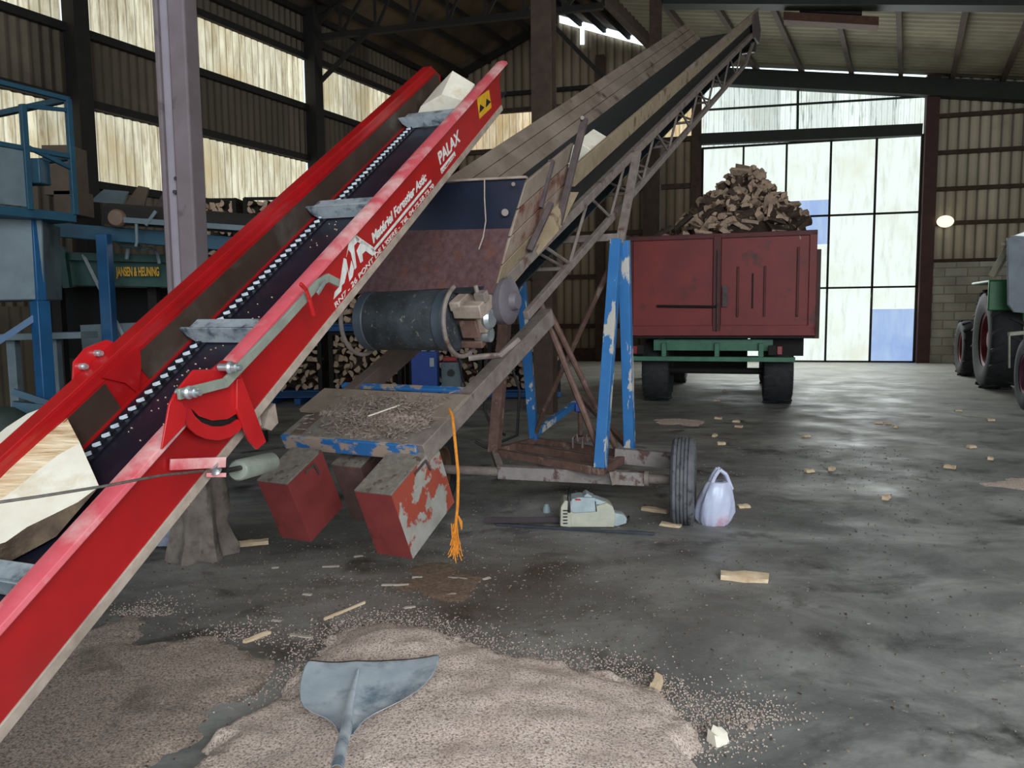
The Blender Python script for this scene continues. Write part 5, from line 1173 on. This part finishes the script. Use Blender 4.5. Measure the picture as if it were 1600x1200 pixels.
# green sawing machine
gm = thing('green_machine', 'dark green sawing machine with yellow lettering behind the blue post', 'machine', V((at(180, 450, 8.4).x, 8.4, 0)))
mb = MB(); mb.hexa([at(75, 446, 8.2), at(420, 452, 8.4), at(420, 452, 9.2), at(75, 446, 9.2), at(75, 405, 8.2), at(420, 412, 8.4), at(420, 412, 9.2), at(75, 405, 9.2)]); mb.build('body', GREENM, gm, .01)
mb = MB(); mb.bar(at(90, 400, 8.15), at(400, 408, 8.3), .06, .08); mb.bar(at(97, 386, 8.1), at(106, 450, 8.1), .06, .07); mb.build('guide_rail', GREENM, gm)
mb = MB(); mb.tube([at(187, 375, 8.0), at(192, 383, 8.0), at(214, 384, 8.0), at(218, 388, 8.0)], [.05, .03, .03, .04], 10); mb.tube([at(200, 388, 8.0), at(198, 405, 8.0)], .02, 8); mb.tube([at(222, 390, 8.0), at(236, 388, 8.0), at(246, 396, 8.0), at(249, 412, 8.0)], .018, 8); mb.build('clamp_arm', GREYP, gm)
for px in (90, 240, 400): q = at(px, 448, 8.6); mb = MB(); mb.bar(q, V((q.x, q.y, 0)), .1, .1, up=(0, 1, 0)); mb.build('leg', DARKST, gm)
mb = MB(); mb.hexa([at(75, 560, 8.9), at(420, 560, 8.9), at(420, 560, 9.4), at(75, 560, 9.4), at(75, 448, 8.9), at(420, 452, 8.9), at(420, 452, 9.4), at(75, 448, 9.4)]); mb.build('lower_casing', pm('machine_black', '#0d0c0d', '#151213', 4, .9), gm)
X_ = (at(400, 425, 8.35)-at(180, 425, 8.25)).normalized()
text('JANSEN & HEUNING', 'lettering', at(183, 431, 8.18)+V((0, -.01, 0)), X_, (0, 0, 1), .13, YEL, gm, sx=.37)
# striped stick leaning
mb = MB(); mb.bar(at(130, 398, 8.15), at(195, 530, 7.75), .03, .015); tag(mb.build('measuring_stick', SAWW, loc=at(150, 440, 8)), 'pale measuring stick leaning across the blue gantry post', 'stick')
# benches
bn_ = thing('workbench', 'low grey workbench with light panels in the dark left corner', 'bench', V((at(120, 540, 7.2).x, 7.2, 0)))
mb = MB(); mb.bar(at(-40, 528, 7.2), at(140, 523, 7.2), .3, .06); mb.build('top', GREYP, bn_, .005)
for px in (85, 20, -30): q = at(px, 530, 7.2); mb = MB(); mb.bar(q, V((q.x, q.y, 0)), .08, .08, up=(0, 1, 0)); mb.build('leg', GREYP, bn_)
q = at(215, 540, 7.9); mb = MB(); mb.prism([at(125, 508, 7.9), at(235, 503, 7.9), at(235, 560, 7.8), at(130, 560, 7.8)], (0, .04, 0)); tag(mb.build('pale_board', GREYP, loc=q), 'pale board standing behind the red conveyor hinge', 'board')
mb = MB(); q = at(25, 640, 5.2); q.z = 0
mb.lathe(at(2, 700, 5.4)*1, (0, 0, 1), [(-.5, 0), (-.5, .2), (.12, .2), (.25, .17), (.3, .1), (.32, 0)], 28); o = mb.build('barrel', pm('barrel_green', '#26302c', '#303b36', 4, .7), loc=at(2, 700, 5.4)); tag(o, 'dark green barrel at the left edge beside the pale split log', 'barrel')
o.location.z = .5
mb = MB(); mb.bar(at(20, 612, 5.8), at(75, 630, 5.9), .05, .05); mb.bar(at(20, 635, 5.8), at(78, 640, 5.9), .1, .08); tag(mb.build('blue_trolley_bar', BLUED, loc=at(40, 630, 5.8)), 'dark blue bars low beside the barrel at the left edge', 'bar')

# ================================================================== TRACTOR (right)
th = math.radians(21); hd = V((math.sin(th), math.cos(th), 0)); hr = V((hd.y, -hd.x, 0))
rwc = at(1553, 607, 13.5); rwc.z = 0
tc_ = thing('tractor', 'green tractor with red rims and grey cab parked at the right edge', 'tractor', rwc+hr*.9)
RWR = .86
wheel(rwc+Zv*RWR, hr, RWR, .5, 'rear_wheel', parent=tc_, mt=TYRE, mr=RIM, rimr=.55, lug=18); wheel(rwc+hr*1.9+Zv*RWR, hr, RWR, .5, 'rear_wheel', parent=tc_, mt=TYRE, mr=RIM, rimr=.55, lug=18)
fwc = rwc+hd*2.75+hr*.05
wheel(fwc+Zv*.58, hr, .58, .38, 'front_wheel', parent=tc_, mt=TYRE, mr=RIM, rimr=.55, lug=16); wheel(fwc+hr*1.75+Zv*.58, hr, .58, .38, 'front_wheel', parent=tc_, mt=TYRE, mr=RIM, rimr=.55, lug=16)
tx2 = (hr, hd, Zv)
def tq(r_, f_, z_): return rwc+hr*r_+hd*f_+Zv*z_
mb = MB()
mb.box(tq(.08, -.72, 1.62), (.75, .06, .5), tx2); mb.box(tq(.08, 0, 1.86), (.75, 1.45, .05), tx2); mb.build('fender', TRG, tc_, .02)
mb = MB(); mb.box(tq(.14, -.76, 1.6), (.22, .03, .16), tx2); mb.build('tail_lamp', BLACK, tc_, .01)
mb = MB(); mb.box(tq(.95, 2.2, 1.2), (.65, 1.9, .75), tx2); mb.build('bonnet', TRG, tc_, .05)
mb = MB(); mb.box(tq(.95, .9, .8), (.6, 3.2, .5), tx2); mb.build('chassis', DARKST, tc_, .03)
mb = MB()
mb.box(tq(.5, -.35, 2.0), (.09, .09, 1.3), tx2); mb.box(tq(1.45, -.35, 2.0), (.09, .09, 1.3), tx2); mb.box(tq(.5, .95, 2.0), (.07, .07, 1.3), tx2); mb.box(tq(1.45, .95, 2.0), (.07, .07, 1.3), tx2)
mb.box(tq(.97, .3, 2.68), (1.2, 1.6, .1), tx2); mb.build('cab_frame', GLASSY, tc_, .01)
mb = MB(); mb.box(tq(.97, -.34, 2.1), (.86, .02, 1.0), tx2); mb.build('rear_window', pm('cab_glass', '#3c444c', '#4a525a', 4, .15), tc_)
mb = MB(); q0 = at(1590, 480, 12.3); mb.prism([at(1576, 476, 12.4), at(1575, 372, 12.4), at(1586, 368, 12.4), at(1640, 372, 12.1), at(1640, 492, 12.1), at(1585, 488, 12.4)], (0, .04, 0)); mb.build('rear_linkage_panel', GLASSY, tc_, .005)
mb = MB(); mb.bar(at(1550, 432, 12.9), at(1576, 386, 12.7), .12, .1); mb.tube([at(1565, 382, 12.6), at(1580, 378, 12.5)], .05, 10); mb.build('air_duct', pm('duct_cream', '#a8a290', '#948e7c', 6, .6), tc_, .02)
# small implement wheel at the very edge
iw = at(1606, 640, 10.7); iw.z = 0
im = thing('implement', 'implement with grey wheel and pink hub cut by the right edge', 'implement', iw+hr*.6)
wheel(iw+Zv*.5, V((.93, -.36, 0)), .5, .2, 'wheel', parent=im, mt=pm('grey_tyre', '#3c4046', '#4c5058', 8, .8), mr=pm('hub_pink', '#8a4a66', '#7a3c58', 6, .6), rimr=.55)
mb = MB(); mb.bar(at(1576, 522, 11.0), at(1660, 514, 11.0), .05, .05); mb.bar(at(1577, 522, 11.0), at(1577, 575, 11.0), .02, .02); mb.build('frame', SAWB, im)
mb = MB(); mb.bar(iw+Zv*.5, iw+Zv*.5+hr*1.2, .08, .08); mb.build('axle', DARKST, im)

# ================================================================== LIGHT
w = bpy.data.worlds.new('world'); sc.world = w; w.use_nodes = True
bgn = w.node_tree.nodes['Background']; bgn.inputs[0].default_value = (.80, .90, 1.0, 1); bgn.inputs[1].default_value = 1.25
def area(name, loc, aim, sx, sy, power, col):
    l = bpy.data.lights.new(name, 'AREA'); l.shape = 'RECTANGLE'; l.size = sx; l.size_y = sy; l.energy = power; l.color = col
    o = bpy.data.objects.new(name, l); COL.objects.link(o); o.location = loc; d_ = V(aim)-V(loc); o.rotation_euler = d_.to_track_quat('-Z', 'Y').to_euler(); return o
area('gate_daylight', (2.5, -5.5, 4.2), (1.5, 9, 1.2), 7, 5, 900, (.90, .96, 1.0))
area('side_daylight', (11, 3, 4.5), (2, 7, .3), 5, 4, 520, (.92, .97, 1.0))  # broad area light from the right side, out of view
dl_ = G0+g*((D0+D1)/2)+gi*.6+Zv*3.2
area('door_daylight', dl_, dl_+gi*6+Zv*-2.4, 5, 5.4, 380, (.95, 1.0, .98))

sc.view_settings.view_transform = 'Standard'; sc.view_settings.look = 'None'; sc.view_settings.exposure = 0; sc.view_settings.gamma = 1
sc.cycles.max_bounces = 6; sc.cycles.sample_clamp_indirect = 4
